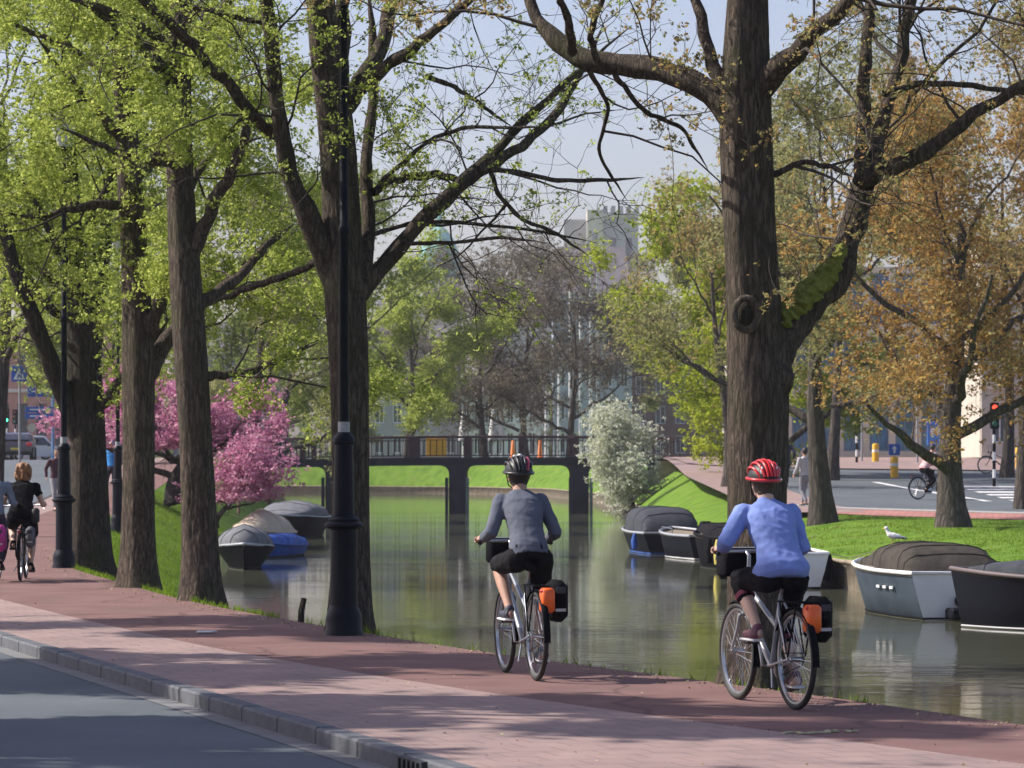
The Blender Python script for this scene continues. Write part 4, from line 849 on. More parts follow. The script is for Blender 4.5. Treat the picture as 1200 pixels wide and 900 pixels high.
    for s in (-1, 1):
        H, K, A = legs[s]; P = Vector(spec['pedals'][s])
        m = MB(); m.tube([P+Vector((0, -.135, .05)), P+Vector((0, -.10, .045)), P+Vector((0, -.02, .04)), P+Vector((0, .07, .03)), P+Vector((0, .125, .022))], [(.025, .028), (.042, .038), (.040, .042), (.030, .046), (.014, .03)], 14)
        seg(m, [P+Vector((0, -.09, .05)), A+Vector((0, -.005, -.01))], [.040, .041]); blob('shoe', m, spec['shoe'], t, .008, 3)
        MB().box(P+Vector((0, -.005, .004)), (.085, .27, .018), bev=.006).build('sole', spec.get('sole', WHITE), t)
        if spec.get('sock'): e = A.lerp(K, .16); MB().tube([A, e], [.040, .045], 12).build('sock', spec['sock'], t, True)
    if spec.get('hair'):
        h = MB()
        if spec.get('bighair'):
            r2 = random.Random(4)
            h.ell(hd+Vector((0, -.02, .02)), (.10, .115, .125), 16, 12)
            for k in range(60):
                a = r2.uniform(0, 6.28); zz = r2.uniform(-.13, .10); rr = .10*math.sqrt(max(.1, 1-(zz/.16)**2)); yy = math.sin(a)*rr
                if yy > .045 and zz < .07: continue
                h.ell(hd+Vector((math.cos(a)*rr, yy-.02, zz)), (.035, .035, .04), 7, 5)
            blob('hair', h, spec['hair'], t, .009, 1)
        else:
            h.ell(hd+Vector((0, -.018, .01)), (.084, .094, .105), 18, 12); h.ell(hd+Vector((0, -.05, -.06)), (.062, .05, .05), 12, 8)
            if spec.get('tail'): seg(h, [hd+Vector((0, -.09, -.04)), hd+Vector((0, -.12, -.13))], [.03, .018])
            blob('hair', h, spec['hair'], t, .008, 2)
    if spec.get('helmet'):
        c1, c2 = spec['helmet']; c = hd+Vector((0, -.012, .045)); hl = empty('helmet', tuple(c), 0); hl.parent = t
        b = MB(); n, m = 28, 9; vs = []; rx_, ry, rz_ = .112, .140, .118
        for j in range(m):
            ph = j/(m-1)*1.50-.06
            for k in range(n):
                th = 2*math.pi*k/n; vs.append((rx_*math.cos(ph)*math.cos(th), ry*math.cos(ph)*math.sin(th), rz_*math.sin(ph)-.01))
        fs = [(j*n+k, j*n+(k+1) % n, (j+1)*n+(k+1) % n, (j+1)*n+k) for j in range(m-1) for k in range(n)]+[tuple((m-1)*n+k for k in range(n))]
        b.add(vs, fs); b.build('liner', mat('helmet_black', (.015, .015, .018), .5), hl, True)
        for q in range(7):                       # shell ribs, running front to back and standing proud of the dark vents
            x = (q-3)/3*.098; hw = .0125 if q != 3 else .016; vs = []; fs = []
            kx = math.sqrt(max(.03, 1-(x/(.122))**2)); pr = []
            for i in range(13):
                a = math.pi*(i/12)*.94+.10; yy = -math.cos(a)*.150*kx**.8; zz = math.sin(a)*.130*kx-.008; pr.append(Vector((x*(.62+.38*math.sin(a)), yy, zz)))
            b = MB(); b.tube(pr, [(hw*.9, .010)]*13, 8); b.build('shell_rib', (c2 if q in spec.get('hq', (3,)) else c1), hl, True)
        b = MB(); b.tube([(.114*math.cos(a), .142*math.sin(a), -.012+.012*math.sin(a)) for a in np.linspace(0, 2*math.pi, 25)[:-1]], .0125, 8, closed=True); b.build('rim', c1, hl, True)
        if spec.get('hmark'):
            for sx, zz in ((-.03, .125), (.035, .118), (0, .133)): MB().ell((sx, -.03+abs(sx), zz-.008), (.018, .035, .012), 10, 6).build('logo_patch', HW, hl, True)
        else:
            for sx in (-1, 1): MB().ell((sx*.055, -.105, .045), (.012, .014, .03), 8, 6).build('vent_mark', HW, hl, True)
        st = MB()
        for s in (-1, 1): st.tube([c+Vector((s*.10, .0, -.02)), hd+Vector((s*.072, .03, -.07)), hd+Vector((0, .05, -.115))], .005, 5)
        st.build('chin_strap', black, t)
    return t
RED = mat('helmet_red', (.62, .02, .025), .3, coat=.5, var=.1, scale=10); HW = mat('helmet_white', (.7, .68, .68), .3, coat=.5); HP = mat('helmet_crimson', (.55, .03, .08), .3, coat=.5)
BLUEJ = mat('blue_jacket', (.20, .27, .60), .8, spec=.2, col2=(.23, .31, .66), scale=2.2, bump=.5, bscale=9, detail=3, stretch=(1, 1, .6))
GREYT = mat('grey_shirt', (.105, .118, .155), .9, spec=.15, col2=(.14, .152, .19), scale=5, bump=.6, bscale=9)
ORANGE = mat('orange_pannier', (.85, .13, .012), .45, coat=.2, var=.12, scale=10)
def bp_(a):  # pedal positions for a crank angle (as in bicycle())
    o = {}
    for s, q in ((-1, R(a)), (1, R(a)+math.pi)): o[s] = (s*.13, -.10+.17*math.cos(q), .28+.17*math.sin(q)+.012)
    return o
# right rider
Dr = 23.8; rl = (PX(898, Dr), Dr, 0); rr_ = R(17.5)
bicycle(rl, rr_, 'silver bicycle ridden by the blue jacketed cyclist', silver, 72, True, [(-1, ORANGE, .62, 'small orange pannier'), (1, blackcloth, .92, 'black pannier with reflective strip')], saddle_z=.86)
rider(rl, rr_, 'cyclist in a blue jacket and red helmet riding away past the massive tree', dict(
    pedals=bp_(72), top=BLUEJ, topname='jacket', bottom=mat('black_tights', (.009, .008, .011), .9, spec=.15, var=.3, scale=20), botname='cropped_tights', leg=1.38, cuff=mat('burgundy', (.14, .02, .045), .8, var=.2), shoe=mat('burgundy_shoe', (.13, .04, .06), .6, var=.3, scale=20),
    helmet=(RED, HP), hq=(), hair=mat('brown_hair', (.06, .035, .02), .7, var=.3, scale=40), skin=SKIN_P, hemw=.028, loose=.006, bw=1.0, sw=.18, hem_i=0, collar=True, wr=.006, al=.93, pole={-1: (-.6, -.45, -.65), 1: (.12, -.6, -.8)}, hip=(0, -.29, .92), sh=(0, -.01, 1.365), head=(0, .06, 1.54)))
# centre rider
Dc = 26.9; cl_ = (PX(610, Dc), Dc, 0); cr_ = R(13)
bicycle(cl_, cr_, 'grey bicycle ridden by the grey shirted cyclist', mat('grey_frame', (.30, .33, .37), .35, .5, coat=.4), 70, True, [(-1, ORANGE, .66, 'orange pannier'), (1, blackcloth, .95, 'rounded black pannier')], saddle_z=.88)
rider(cl_, cr_, 'slim cyclist in a grey long sleeved shirt and black shorts in mid photo', dict(
    pedals=bp_(70), top=GREYT, topname='shirt', bottom=mat('black_shorts', (.009, .009, .011), .85, spec=.15, var=.3, scale=20), leg=.94, shoe=mat('navy_shoe', (.03, .035, .06), .6, var=.3, scale=20),
    helmet=(mat('helmet_dark', (.02, .018, .022), .4, coat=.3), HP), hq=(5,), hmark=True, hair=mat('dark_hair', (.022, .014, .01), .6, var=.3, scale=40), skin=SKIN, bw=.88, sw=.16, hip=(0, -.29, .96), sh=(0, .0, 1.41), head=(0, .08, 1.575), tsm=7, wr=.004))
# red-haired woman and companion
Dw = 48.8; wl_ = (PX(27, Dw), Dw, 0); wr = R(4)
bicycle(wl_, wr, 'black city bicycle ridden by the red-haired woman', mat('black_frame', (.02, .02, .025), .35, coat=.4), 110, None, [(1, mat('grey_pannier', (.12, .12, .14), .8, var=.3), .9, 'grey pannier')], saddle_z=.84)
rider(wl_, wr, 'red-haired woman in a black top with a shoulder bag cycling at the far left', dict(
    pedals=bp_(110), top=blackcloth, topname='dress', bottom=blackcloth, botname='skirt', leg=.8, tight=.03, sleeve=.4, shoe=blackcloth, sole=rubber, hair=mat('red_hair', (.26, .125, .06), .7, var=.35, scale=30), bighair=True, skin=SKIN_P, bw=1.0, hip=(0, -.29, .93), sh=(0, -.05, 1.36), head=(0, -.0, 1.54), vox=.008, hemw=.01))
bg_ = MB(); bg_.tube([(-.15, -.08, 1.36), (-.09, -.19, 1.27), (.05, -.27, 1.08), (.14, -.26, .98)], (.022), 6); wb = bg_.build('shoulder_bag', mat('bag_brown', (.03, .028, .03), .7), None, True)
bb = MB(); bb.box((.20, -.30, .92), (.10, .26, .22), bev=.03); o = bb.build('pouch', mat('bag_brown', (.03, .028, .03), .7), wb, True)
wb.location = wl_; wb.rotation_euler = (0, 0, wr); tag(wb, 'dark shoulder bag slung across the red-haired woman', 'bag')
De = 48.2; el_ = (PX(-7, De), De, 0)
bicycle(el_, R(2), 'bicycle with a magenta bag cut off by the left edge of the photo', mat('blue_frame', (.03, .25, .5), .35, coat=.4), 40, None, [(1, mat('magenta_bag', (.45, .03, .25), .7, var=.3, scale=8), 1.1, 'magenta pannier')], saddle_z=.84)
rider(el_, R(2), 'cyclist in a grey-blue top cut off by the left edge of the photo', dict(
    pedals=bp_(40), top=mat('slate_top', (.16, .2, .27), .85, var=.15), bottom=mat('dark_trousers', (.03, .03, .05), .85), leg=1.85, shoe=blackcloth, sole=rubber, hair=mat('dark_hair', (.022, .014, .01), .6), skin=SKIN, hip=(0, -.29, .93), sh=(0, -.05, 1.38), head=(0, -.0, 1.55), vox=.009))
# small standing/walking figures further off
def walker(x, D, rz, label, cats, top, bottom, hair, h=1.0, stride=.22, arms=.15, skirt=False):
    t = empty('person', (x, D, float(g(D))), rz, label, 'person', 'people on foot in the distance'); t.scale = (h,)*3
    b = MB(); torso(b, [((0, 0, .84), .12, .09), ((0, 0, .92), .165, .115), ((0, 0, 1.08), .14, .10), ((0, .0, 1.28), .165, .11), ((0, 0, 1.42), .15, .085), ((0, 0, 1.48), .07, .06)])
    seg(b, [(0, 0, 1.45), (0, .01, 1.56)], [.055, .05]); b.ell((0, .015, 1.63), (.074, .09, .11), 14, 10)
    tp = MB(); torso(tp, [((0, 0, .88), .165, .12), ((0, 0, .95), .178, .128), ((0, 0, 1.08), .155, .115), ((0, .0, 1.28), .18, .125), ((0, 0, 1.43), .165, .10), ((0, 0, 1.49), .08, .07)]); bt = MB(); torso(bt, [((0, 0, .78), .15, .12), ((0, 0, .88), .18, .13), ((0, 0, 1.0), .16, .12)]); sh_ = MB()
    for s in (-1, 1):
        f = s*stride; H = Vector((s*.09, 0, .88)); A = Vector((s*.09, f, .10 if f > 0 else .14)); K = ik(H, A, .42, .40, (0, 1, 0)); S0 = Vector((s*.19, 0, 1.40)); Wr = Vector((s*.26, -s*arms+.05, .95)); E = ik(S0, Wr, .28, .25, (s*.3, -1, 0))
        seg(b, [H, K, A], [.085, .054, .036]); seg(b, [A, A+Vector((0, .13, -.05))], [.036, .03]); seg(b, [S0, E, Wr], [.048, .037, .026])
        for q in range(4): p = Wr+Vector((0, .02-.018*q, -.06)); seg(b, [p, p+Vector((-s*.006, .005, -.05-.006*(q in (1, 2))))], [.009, .008], 6)
        b.ell(Wr+Vector((0, .0, -.045)), (.018, .038, .045), 10, 8); seg(b, [Wr+Vector((0, .03, -.03)), Wr+Vector((0, .055, -.07))], [.011, .009], 6)
        seg(tp, [S0, E, E.lerp(Wr, .85)], [.064, .052, .042]); seg(bt, [H, K, K.lerp(A, .9)], [.10, .072, .055])
        (MB().tube([A+Vector((0, -.06, -.07)), A+Vector((0, .04, -.055)), A+Vector((0, .16, -.075))], [(.03, .035), (.045, .042), (.02, .03)], 10).build('shoe', rubber, t, True))
    blob('body', b, SKIN, t, .012, 3); blob('coat', tp, top, t, .014, 3); blob('trousers', bt, bottom, t, .014, 3); 
    hh = MB(); hh.ell((0, -.008, 1.65), (.085, .095, .108), 14, 10); hh.build('hair', hair, t, True); return t
dk = mat('dark_hair', (.022, .014, .01), .6)
walker(PX(66, 96), 96, R(200), 'pedestrian in dark maroon clothes half hidden by the second lamp post', 1, mat('maroon_coat', (.06, .02, .03), .9, var=.3), mat('grey_trousers', (.25, .24, .25), .9), dk)
walker(PX(131, 110), 110, R(160), 'person in a bright blue top by the most distant lamp post', 1, mat('bright_blue', (.02, .25, .65), .8, var=.2), mat('dark_trousers', (.03, .03, .05), .85), mat('blue_cap', (.1, .35, .6), .7))
walker(PX(943, 100), 100, R(30), 'pedestrian in pale clothes beside the slim grey trunk on the far bank', 1, mat('white_coat', (.42, .42, .45), .8, var=.1), mat('white_trousers', (.2, .2, .23), .8), dk, .98)
walker(PX(921, 118), 118, R(10), 'dark clothed pedestrian on the far bank just right of the massive trunk', 1, mat('navy_coat', (.03, .035, .06), .8, var=.1), mat('dark_trousers', (.03, .03, .05), .85), dk)
Ds_ = 106; sl_ = (PX(1092, Ds_), Ds_, float(g(Ds_)))
b_, _p = bicycle(sl_, R(-60), 'bicycle crossing the side street on the far bank', mat('black_frame', (.02, .02, .025), .35), 30); 
rider(sl_, R(-60), 'cyclist in a red and white top crossing the side street on the far bank', dict(pedals=bp_(30), top=mat('red_white_top', (.65, .05, .06), .8, col2=(.7, .66, .66), scale=4), bottom=blackcloth, leg=1.8, shoe=blackcloth, hair=dk, vox=.014))

# ------------------------------------------------------------------ boats
def hull_mb(L, B, H, dr=.25, bow=.9, n=15, trans=.82, flare=.12, sheer=.28):
    """hull outside: x across, y forward (bow +y), z up, waterline z=0; returns stations (y, half beam, sheer height)"""
    st = []; rows = []
    for i in range(n):
        u = i/(n-1); y = -L/2+L*u; hb = B/2*(trans+(1-trans)*math.sin(min(1, u/.45)*math.pi/2)) if u < .45 else B/2*math.cos(((u-.45)/.55)**1.9*math.pi/2)
        hb = max(hb, .015); sh = H+sheer*max(0, u-.25)**2; st.append((y, hb, sh)); kz = -dr*(1-max(0, (u-.7)/.3)**2)
        yy = y+ (0 if u < .6 else 0)
        row = []
        for (a, zz) in ((0, kz), (.5, kz*.55), (.88-flare*.8, 0.02), (.96-flare*.35, sh*.5), (1.0+flare*.3, sh)):
            rk = bow*.22*max(0, (u-.55)/.45)**2*(zz/sh if zz > 0 else zz*.8); row.append((hb*a, yy+rk, zz))
        rows.append(row)
    return st, rows
def boat(x, D, rz, L, B, H, label, hullm, stripe=None, rim=WHITE, cover=None, covm=None, extra=None, transm=None, pk=0, fl=.12, group='boats moored along the canal'):
    t = empty('boat', (x, D, -1.0), rz, label, 'boat', group); st, rows = hull_mb(L, B, H, flare=fl); n = len(rows); m = 5
    vs = []
    for r_ in rows: vs += [(-p[0], p[1], p[2]) for p in reversed(r_)]+[p for p in r_[1:]]
    w = 2*m-1; fs = [(i*w+k, i*w+k+1, (i+1)*w+k+1, (i+1)*w+k) for i in range(n-1) for k in range(w-1)]
    MB().add(vs, fs).build('hull', hullm, t, True)
    MB().add([v for v in vs[:w]], [tuple(range(w))]).build('transom', transm or hullm, t)
    left = [(-s[1]*1.04, rows[i][4][1], s[2]) for i, s in enumerate(st)]; right = [(s[1]*1.04, rows[i][4][1], s[2]) for i, s in enumerate(st)]
    MB().tube(left+right[::-1], (.035, .03), 8, closed=True).build('gunwale', rim, t, True)
    dk_ = MB(); vs = []
    for a, b in zip(left, right): vs += [(a[0], a[1], a[2]-.06), (b[0], b[1], b[2]-.06)]
    dk_.add(vs, [(2*i, 2*i+1, 2*i+3, 2*i+2) for i in range(n-1)]).build('deck', mat('boat_deck', (.25, .2, .14), .7, var=.2), t)
    ww = MB(); ww.tube([(-q[2][0]*1.01, q[2][1], .03) for q in rows]+[(q[2][0]*1.01, q[2][1], .03) for q in rows[::-1]], .018, 6, closed=True); ww.build('rubbing_strake', stripe or black, t, True)
    gm_ = MB(); gm_.tube([(-q[2][0]*1.004, q[2][1], -.015) for q in rows]+[(q[2][0]*1.004, q[2][1], -.015) for q in rows[::-1]], (.03, .012), 6, closed=True); gm_.build('waterline_grime', mat('grime', (.05, .055, .03), .9, var=.4, scale=9), t, True)
    if cover:        # canvas cover: list of (u, height, width factor)
        vs = []; k = 11; rg = np.random.default_rng(int(D*10))
        for (u, hh, wf) in cover:
            f = u*(n-1); i = min(int(f), n-2); q = f-i; y = st[i][0]*(1-q)+st[i+1][0]*q; hb = (st[i][1]*(1-q)+st[i+1][1]*q)*wf+.03; sz = st[i][2]*(1-q)+st[i+1][2]*q
            for j in range(k):
                a = math.pi*j/(k-1); ca = math.cos(a); vs.append((-hb*math.copysign(abs(ca)**.6, ca), y+rg.normal()*.01, sz+.01+hh*((1-pk)*abs(math.sin(a))**.6+pk*(1-abs(j-(k-1)/2)/((k-1)/2))**1.15)+rg.normal()*.012*(hh > .1)))
        c = len(cover); fs = [(i*k+j, i*k+j+1, (i+1)*k+j+1, (i+1)*k+j) for i in range(c-1) for j in range(k-1)]+[tuple(range(k)), tuple((c-1)*k+j for j in range(k))]
        o = MB().add(vs, fs).build('canvas_cover', covm, t, True)
        for i in range(1, c-1):
            MB().tube([tuple(Vector(v)+Vector((0, 0, .006))) for v in vs[i*k:(i+1)*k]], .011, 5).build('seam', covm, o, True)
    e = Vector(left[1]) if rz < 1.5 else Vector(left[-2]); bk = Vector((1, 0, 0)) if rz < 1.5 else Vector((-1, 0, 0)); bk.rotate(Euler((0, 0, -rz))); q_ = Vector(right[2]) if rz < 1.5 else Vector(right[-3])
    MB().tube([q_, q_+bk*.5+Vector((0, 0, -.12)), q_+bk*1.1+Vector((0, 0, .05))], .012, 5).build('mooring_rope', mat('rope', (.35, .3, .2), .9), t)
    if extra: extra(t, st, rows)
    return t
canv = mat('canvas_grey', (.04, .036, .03), .9, spec=.15, col2=(.07, .06, .05), scale=5, bump=.8, bscale=6)
canv2 = mat('canvas_blue_grey', (.05, .054, .065), .9, spec=.15, var=.2, scale=5, bump=.6, bscale=6)
cream = mat('tarp_cream', (.55, .46, .34), .8, var=.12, scale=5, bump=.5, bscale=6)
bluet = mat('tarp_blue', (.02, .10, .42), .6, var=.3, scale=6, bump=1, bscale=8)
navy = mat('hull_navy', (.008, .009, .015), .5, spec=.08, var=.2, scale=3)
bluegrey = mat('hull_blue_grey', (.04, .056, .078), .5, spec=.2, col2=(.065, .088, .115), scale=3)
hullw = mat('hull_white', (.80, .80, .79), .35, coat=.4, var=.05, scale=3)
def ex_white(t, st, rows):
    y0 = st[0][0]; m = MB(); m.box((.25, y0-.22, .12), (1.05, .42, .18), bev=.03); m.build('swim_platform', navy, t)
    m = MB(); m.ell((.05, y0-.06, .33), (.17, .1, .13)); m.build('outboard', black, t, True)
    m = MB(); m.box((.55, y0-.012, .55), (.42, .02, .26), bev=.008); m.build('hatch', mat('hatch_grey', (.35, .36, .38), .5), t)
    m = MB(); m.tube([(.3, y0-.03, .8), (.3, y0-.03, .1)], .014, 6); m.build('ladder', steel, t, True)
    for k in range(3): MB().box((-st[3+k][1]*.975-.004, st[3+k][0], .52), (.02, .2, .045)).build('name_mark', WHITE, t)
boat(7.22, 60.2, R(9), 4.8, 2.0, .80, 'blue-grey and white motor boat with dark canvas hood and a gull on top', bluegrey, None, WHITE, [(.05, .02, .95), (.12, .30, .90), (.2, .44, .86), (.4, .46, .86), (.5, .44, .86), (.62, .20, .93), (.72, .03, .96)], canv, ex_white, hullw)
boat(9.7, 54.2, R(62), 5.4, 2.1, .80, 'black hulled covered boat cut off by the right edge of the photo', navy, mat('strake_grey', (.45, .45, .46), .5), mat('rim_dark', (.12, .09, .09), .6), [(.05, .05, .95), (.15, .35, .93), (.4, .4, .95), (.65, .32, .95), (.9, .12, .95), (.97, .02, 1)], canv2)
def fen(pos):
    def f(t, st, rows):
        for (i, s, c) in pos:
            y, hb, sz = st[i]; m = MB(); m.tube([(s*(hb+.10), y, sz*.95), (s*(hb+.12), y, .6*sz), (s*(hb+.11), y, .15)], [.05, .10, .08], 10); m.build('fender', c, t, True)
    return f
def ex_mid(t, st, rows):
    fen([(2, 1, black), (4, 1, black), (6, -1, black)])(t, st, rows)
    m = MB(); m.box((0, st[3][0], st[3][2]+.2), (.9, .5, .35), bev=.05); m.build('console', hullw, t, True)
boat(5.55, 74, R(8), 4.6, 1.9, .75, 'white and navy boat with black fenders hidden behind the blue rider', navy, None, WHITE, [(.5, .1, .95), (.6, .35, .95), (.85, .2, .95), (.95, .02, 1)], canv2, ex_mid, hullw)
boat(4.35, 101, R(6), 5.2, 1.95, .62, 'dark boat with a tall black canvas hood moored by the lawn', navy, bluet, mat('rim_grey', (.35, .37, .4), .4), [(.03, .1, .95), (.1, .55, .93), (.3, .72, .95), (.6, .68, .95), (.75, .3, .95), (.85, .04, 1)], canv2, fen([(3, 1, WHITE), (2, -1, bluet)]))
def ex_ding(t, st, rows):
    MB().box((0, st[2][0], st[2][2]+.18), (.3, .3, .42), bev=.05).build('outboard', black, t, True)
    m = MB(); [m.tube([(s*st[5][1], st[5][0], st[5][2]), (s*st[5][1], st[5][0], st[5][2]+.16), (s*st[9][1], st[9][0], st[9][2]+.16), (s*st[9][1], st[9][0], st[9][2])], .014, 6) for s in (-1, 1)]; m.build('rail', steel, t, True)
boat(5.0, 94.8, R(12), 4.0, 1.45, .66, 'open grey rimmed dinghy in front of the tall black hooded boat', navy, WHITE, mat('rim_grey', (.35, .37, .4), .4), None, None, ex_ding)
boat(5.5, 86, R(10), 4.2, 1.5, .8, 'low black boat with yellow-tipped fenders left of the blue rider', black, None, black, [(.1, .1, .95), (.3, .25, .95), (.8, .2, .95), (.95, .02, 1)], blackcloth, fen([(1, -1, mat('fender_yellow', (.6, .5, .1), .6)), (3, -1, black)]))
boat(PX(287, 86.5), 86.5, R(184), 4.6, 1.4, .5, 'black rowing boat under a grey cover with its bow facing the viewer', black, None, mat('rim_grey', (.35, .37, .4), .4), [(.05, .05, .98), (.2, .45, .98), (.5, .56, 1), (.8, .5, 1.05), (.93, .36, 1.3), (.98, .05, 2.0)], mat('canvas_pale_grey', (.13, .135, .15), .9, var=.2, scale=5, bump=.8, bscale=6), pk=.85, fl=.4)
boat(PX(318, 96), 96, R(165), 3.6, 1.15, .32, 'small boat wrapped in a crumpled bright blue tarpaulin', bluet, None, bluet, [(.02, .05, 1.05), (.1, .22, 1.08), (.3, .3, 1.08), (.6, .28, 1.08), (.85, .16, 1.1), (.98, .02, 1.2)], bluet)
boat(PX(306, 104), 104, R(168), 4.2, 1.3, .5, 'boat under a cream tent-like tarpaulin between blue tarp and grey cover', mat('hull_wood', (.2, .1, .05), .5), None, cream, [(.02, .1, 1.0), (.15, .55, 1.0), (.5, .72, 1.02), (.8, .35, 1.05), (.97, .02, 1.2)], cream, pk=.9)
def ex_far(t, st, rows):
    MB().box((0, st[9][0], st[9][2]+.12), (1.1, 1.2, .3), bev=.1).build('foredeck', canv2, t, True)
    m = MB(); m.tube([(-.75, st[7][0], st[7][2]), (-.6, st[7][0]-.2, st[7][2]+.5), (.6, st[7][0]-.2, st[7][2]+.5), (.75, st[7][0], st[7][2])], .02, 6); m.build('windscreen', steel, t, True)
boat(PX(342, 120), 120, R(172), 5.6, 2.0, .7, 'larger dark boat with pale grey canvas furthest along the near bank', black, None, mat('rim_grey', (.35, .37, .4), .4), [(.03, .1, .98), (.15, .5, .98), (.4, .6, .98), (.62, .5, .98), (.8, .2, 1.02), (.97, .02, 1.2)], mat('canvas_pale_grey', (.13, .135, .15), .9), ex_far, pk=.4, fl=.3)

# gull on the hood
gl = empty('gull', (PX(1047, 60.0), 60.0, -1+.80+.44), R(60), 'white and grey gull standing on top of the dark boat hood', 'bird')
gl.rotation_euler = (0, 0, R(75)); wg = mat('gull_white', (.78, .78, .76), .8); gg = mat('gull_grey', (.25, .27, .31), .8)
b = MB(); b.tube([(0, -.17, .10), (0, -.10, .125), (0, 0, .14), (0, .07, .165), (0, .10, .21), (0, .115, .255)], [.012, .042, .060, .055, .034, .028], 12); b.ell((0, .125, .275), (.032, .04, .034), 12, 8); blob('body', b, wg, gl, .006, 3)
for s in (-1, 1):
    MB().tube([(s*.035, .05, .16), (s*.052, -.02, .145), (s*.045, -.12, .125), (s*.02, -.22, .11)], [(.035, .012), (.045, .016), (.03, .012), (.005, .004)], 10).build('wing', gg, gl, True)
    MB().tube([(s*.022, .01, .09), (s*.022, .02, -.01)], .005, 6).build('leg', mat('gull_leg', (.55, .35, .2), .6), gl); MB().box((s*.022, .035, -.004), (.03, .05, .006)).build('foot', mat('gull_leg', (.55, .35, .2), .6), gl)
MB().tube([(0, .155, .272), (0, .185, .268), (0, .205, .258)], [.011, .009, .003], 8).build('beak', mat('gull_beak', (.7, .5, .05), .5), gl, True)
MB().tube([(0, -.15, .105), (0, -.25, .095)], [(.03, .008), (.02, .004)], 8).build('tail', mat('gull_tail', (.04, .04, .05), .8), gl, True)

# ------------------------------------------------------------------ bridge
BRD = mat('bridge_paint', (.016, .02, .035), .7, spec=.2, var=.2, scale=2); BRP = mat('pier_steel', (.024, .028, .045), .7, spec=.2, var=.25, scale=1.5)
RLM = mat('railing_brown', (.045, .025, .03), .6, spec=.2, var=.2, scale=3)
def bridge():
    t = empty('bridge', (-2.5, 174, 0), 0, 'dark steel canal bridge with baluster railing on thick piers', 'bridge'); cx = -2.5
    zt = lambda x: 1.83-.0016*(x+.5)**2*.6; X0, X1 = -15.0, 8.8; n = 26; xs_ = np.linspace(X0, X1, n)
    def beam(y0, y1, top, bot):
        vs = []; fs = []
        for x in xs_: z = zt(x); vs += [(x-cx, y0, z+bot), (x-cx, y1, z+bot), (x-cx, y1, z+top), (x-cx, y0, z+top)]
        for i in range(n-1):
            b = 4*i; fs += [(b+k, b+(k+1) % 4, b+4+(k+1) % 4, b+4+k) for k in range(4)]
        fs += [(0, 1, 2, 3), tuple(4*(n-1)+k for k in range(4))]; return MB().add(vs, fs)
    beam(0, .3, -.0, -.36).build('girder', BRD, t); beam(.31, 9.7, -.06, -.30).build('deck', ASPH, t); beam(9.71, 10, 0, -.36).build('girder', BRD, t); beam(-.12, .36, .06, .003).build('cornice', BRP, t)
    for k in range(20):
        x = X0+.8+k*1.2; MB().box((x-cx, -.02, zt(x)-.18), (.06, .06, .34)).build('stiffener', BRD, t)
    for px in (-9.1, -2.8, 3.5):
        for yy in (.15,):
            m = MB(); prof = [(-.42, -2.2), (.42, -2.2), (.42, zt(px)-.75), (.46, zt(px)-.6), (.58, zt(px)-.45), (.85, zt(px)-.362), (-.85, zt(px)-.362), (-.58, zt(px)-.45), (-.46, zt(px)-.6), (-.42, zt(px)-.75)]
            m.prism([(a+px-cx, b) for a, b in prof], yy, yy+9.6, 'y'); m.build('pier', BRP, t, bev=0)
        for s in (-1, 1):
            m = MB(); m.box((px-cx+s*.53, -.12, -.15), (.16, .26, 2.0), bev=.03); m.build('fender_post', BRD if s < 0 else mat('fender_green', (.10, .16, .15), .7), t)
    for yy in (.1, 9.9):
        m = MB(); m.tube([(x-cx, yy, zt(x)+1.12) for x in xs_], (.045, .04), 6); m.build('top_rail', RLM, t); m = MB(); m.tube([(x-cx, yy, zt(x)+.15) for x in xs_], .025, 6); m.build('bottom_rail', RLM, t)
        m = MB(); m.tube([(x-cx, yy, zt(x)+.95) for x in xs_], .02, 6); m.build('middle_rail', RLM, t)
        mesh = None; pm = None
        for k, x in enumerate(np.arange(X0+.3, X1, .31)):
            big = (k % 9 == 4)
            if big:
                if pm is None: o = MB().box((0, 0, .56), (.30, .16, 1.16), bev=.02).build('post', RLM, t); pm = o.data
                else: o = bpy.data.objects.new('post', pm); COL.objects.link(o); o.parent = t
            else:
                if mesh is None: o = MB().box((0, 0, .54), (.045, .045, .84)).build('baluster', RLM, t); mesh = o.data
                else: o = bpy.data.objects.new('baluster', mesh); COL.objects.link(o); o.parent = t
            o.location = (x-cx, yy, zt(x))
    for x0, x1 in ((-19, -14.2), (7.3, 10.5)):
        m = MB(); m.box(((x0+x1)/2-cx, 5, .2), (x1-x0, 10.4, 3.0)); m.build('abutment', STONE, t)
bridge()
# yellow railing panel and orange barriers on the bridge road
YEL = mat('yellow_paint', (.75, .42, .02), .5, var=.1); 
m = MB(); m.box((0, 0, .55), (1.05, .08, .95)); [m.box((-.42+.14*k, -.05, .55), (.05, .04, .95)) for k in range(7)]; o = m.build('barrier', YEL); o.location = (PX(511, 176), 176.5, 1.84); tag(o, 'bright yellow slatted barrier standing on the bridge left of the pier', 'barrier')
for k, (px, hh) in enumerate(((601, .9), (633, .95))):
    m = MB(); m.lathe([(.2, 0), (.2, .05), (.14, .06), (.06, hh), (.04, hh+.02)], n=12); o = m.build('traffic_cone', mat('cone_orange', (.8, .22, .03), .5), None, True); o.location = (PX(px, 177), 177, 1.84)
    tag(o, ('orange cone on the bridge above the grey rider\'s helmet', 'orange cone on the bridge right of the grey rider\'s helmet')[k], 'traffic cone')

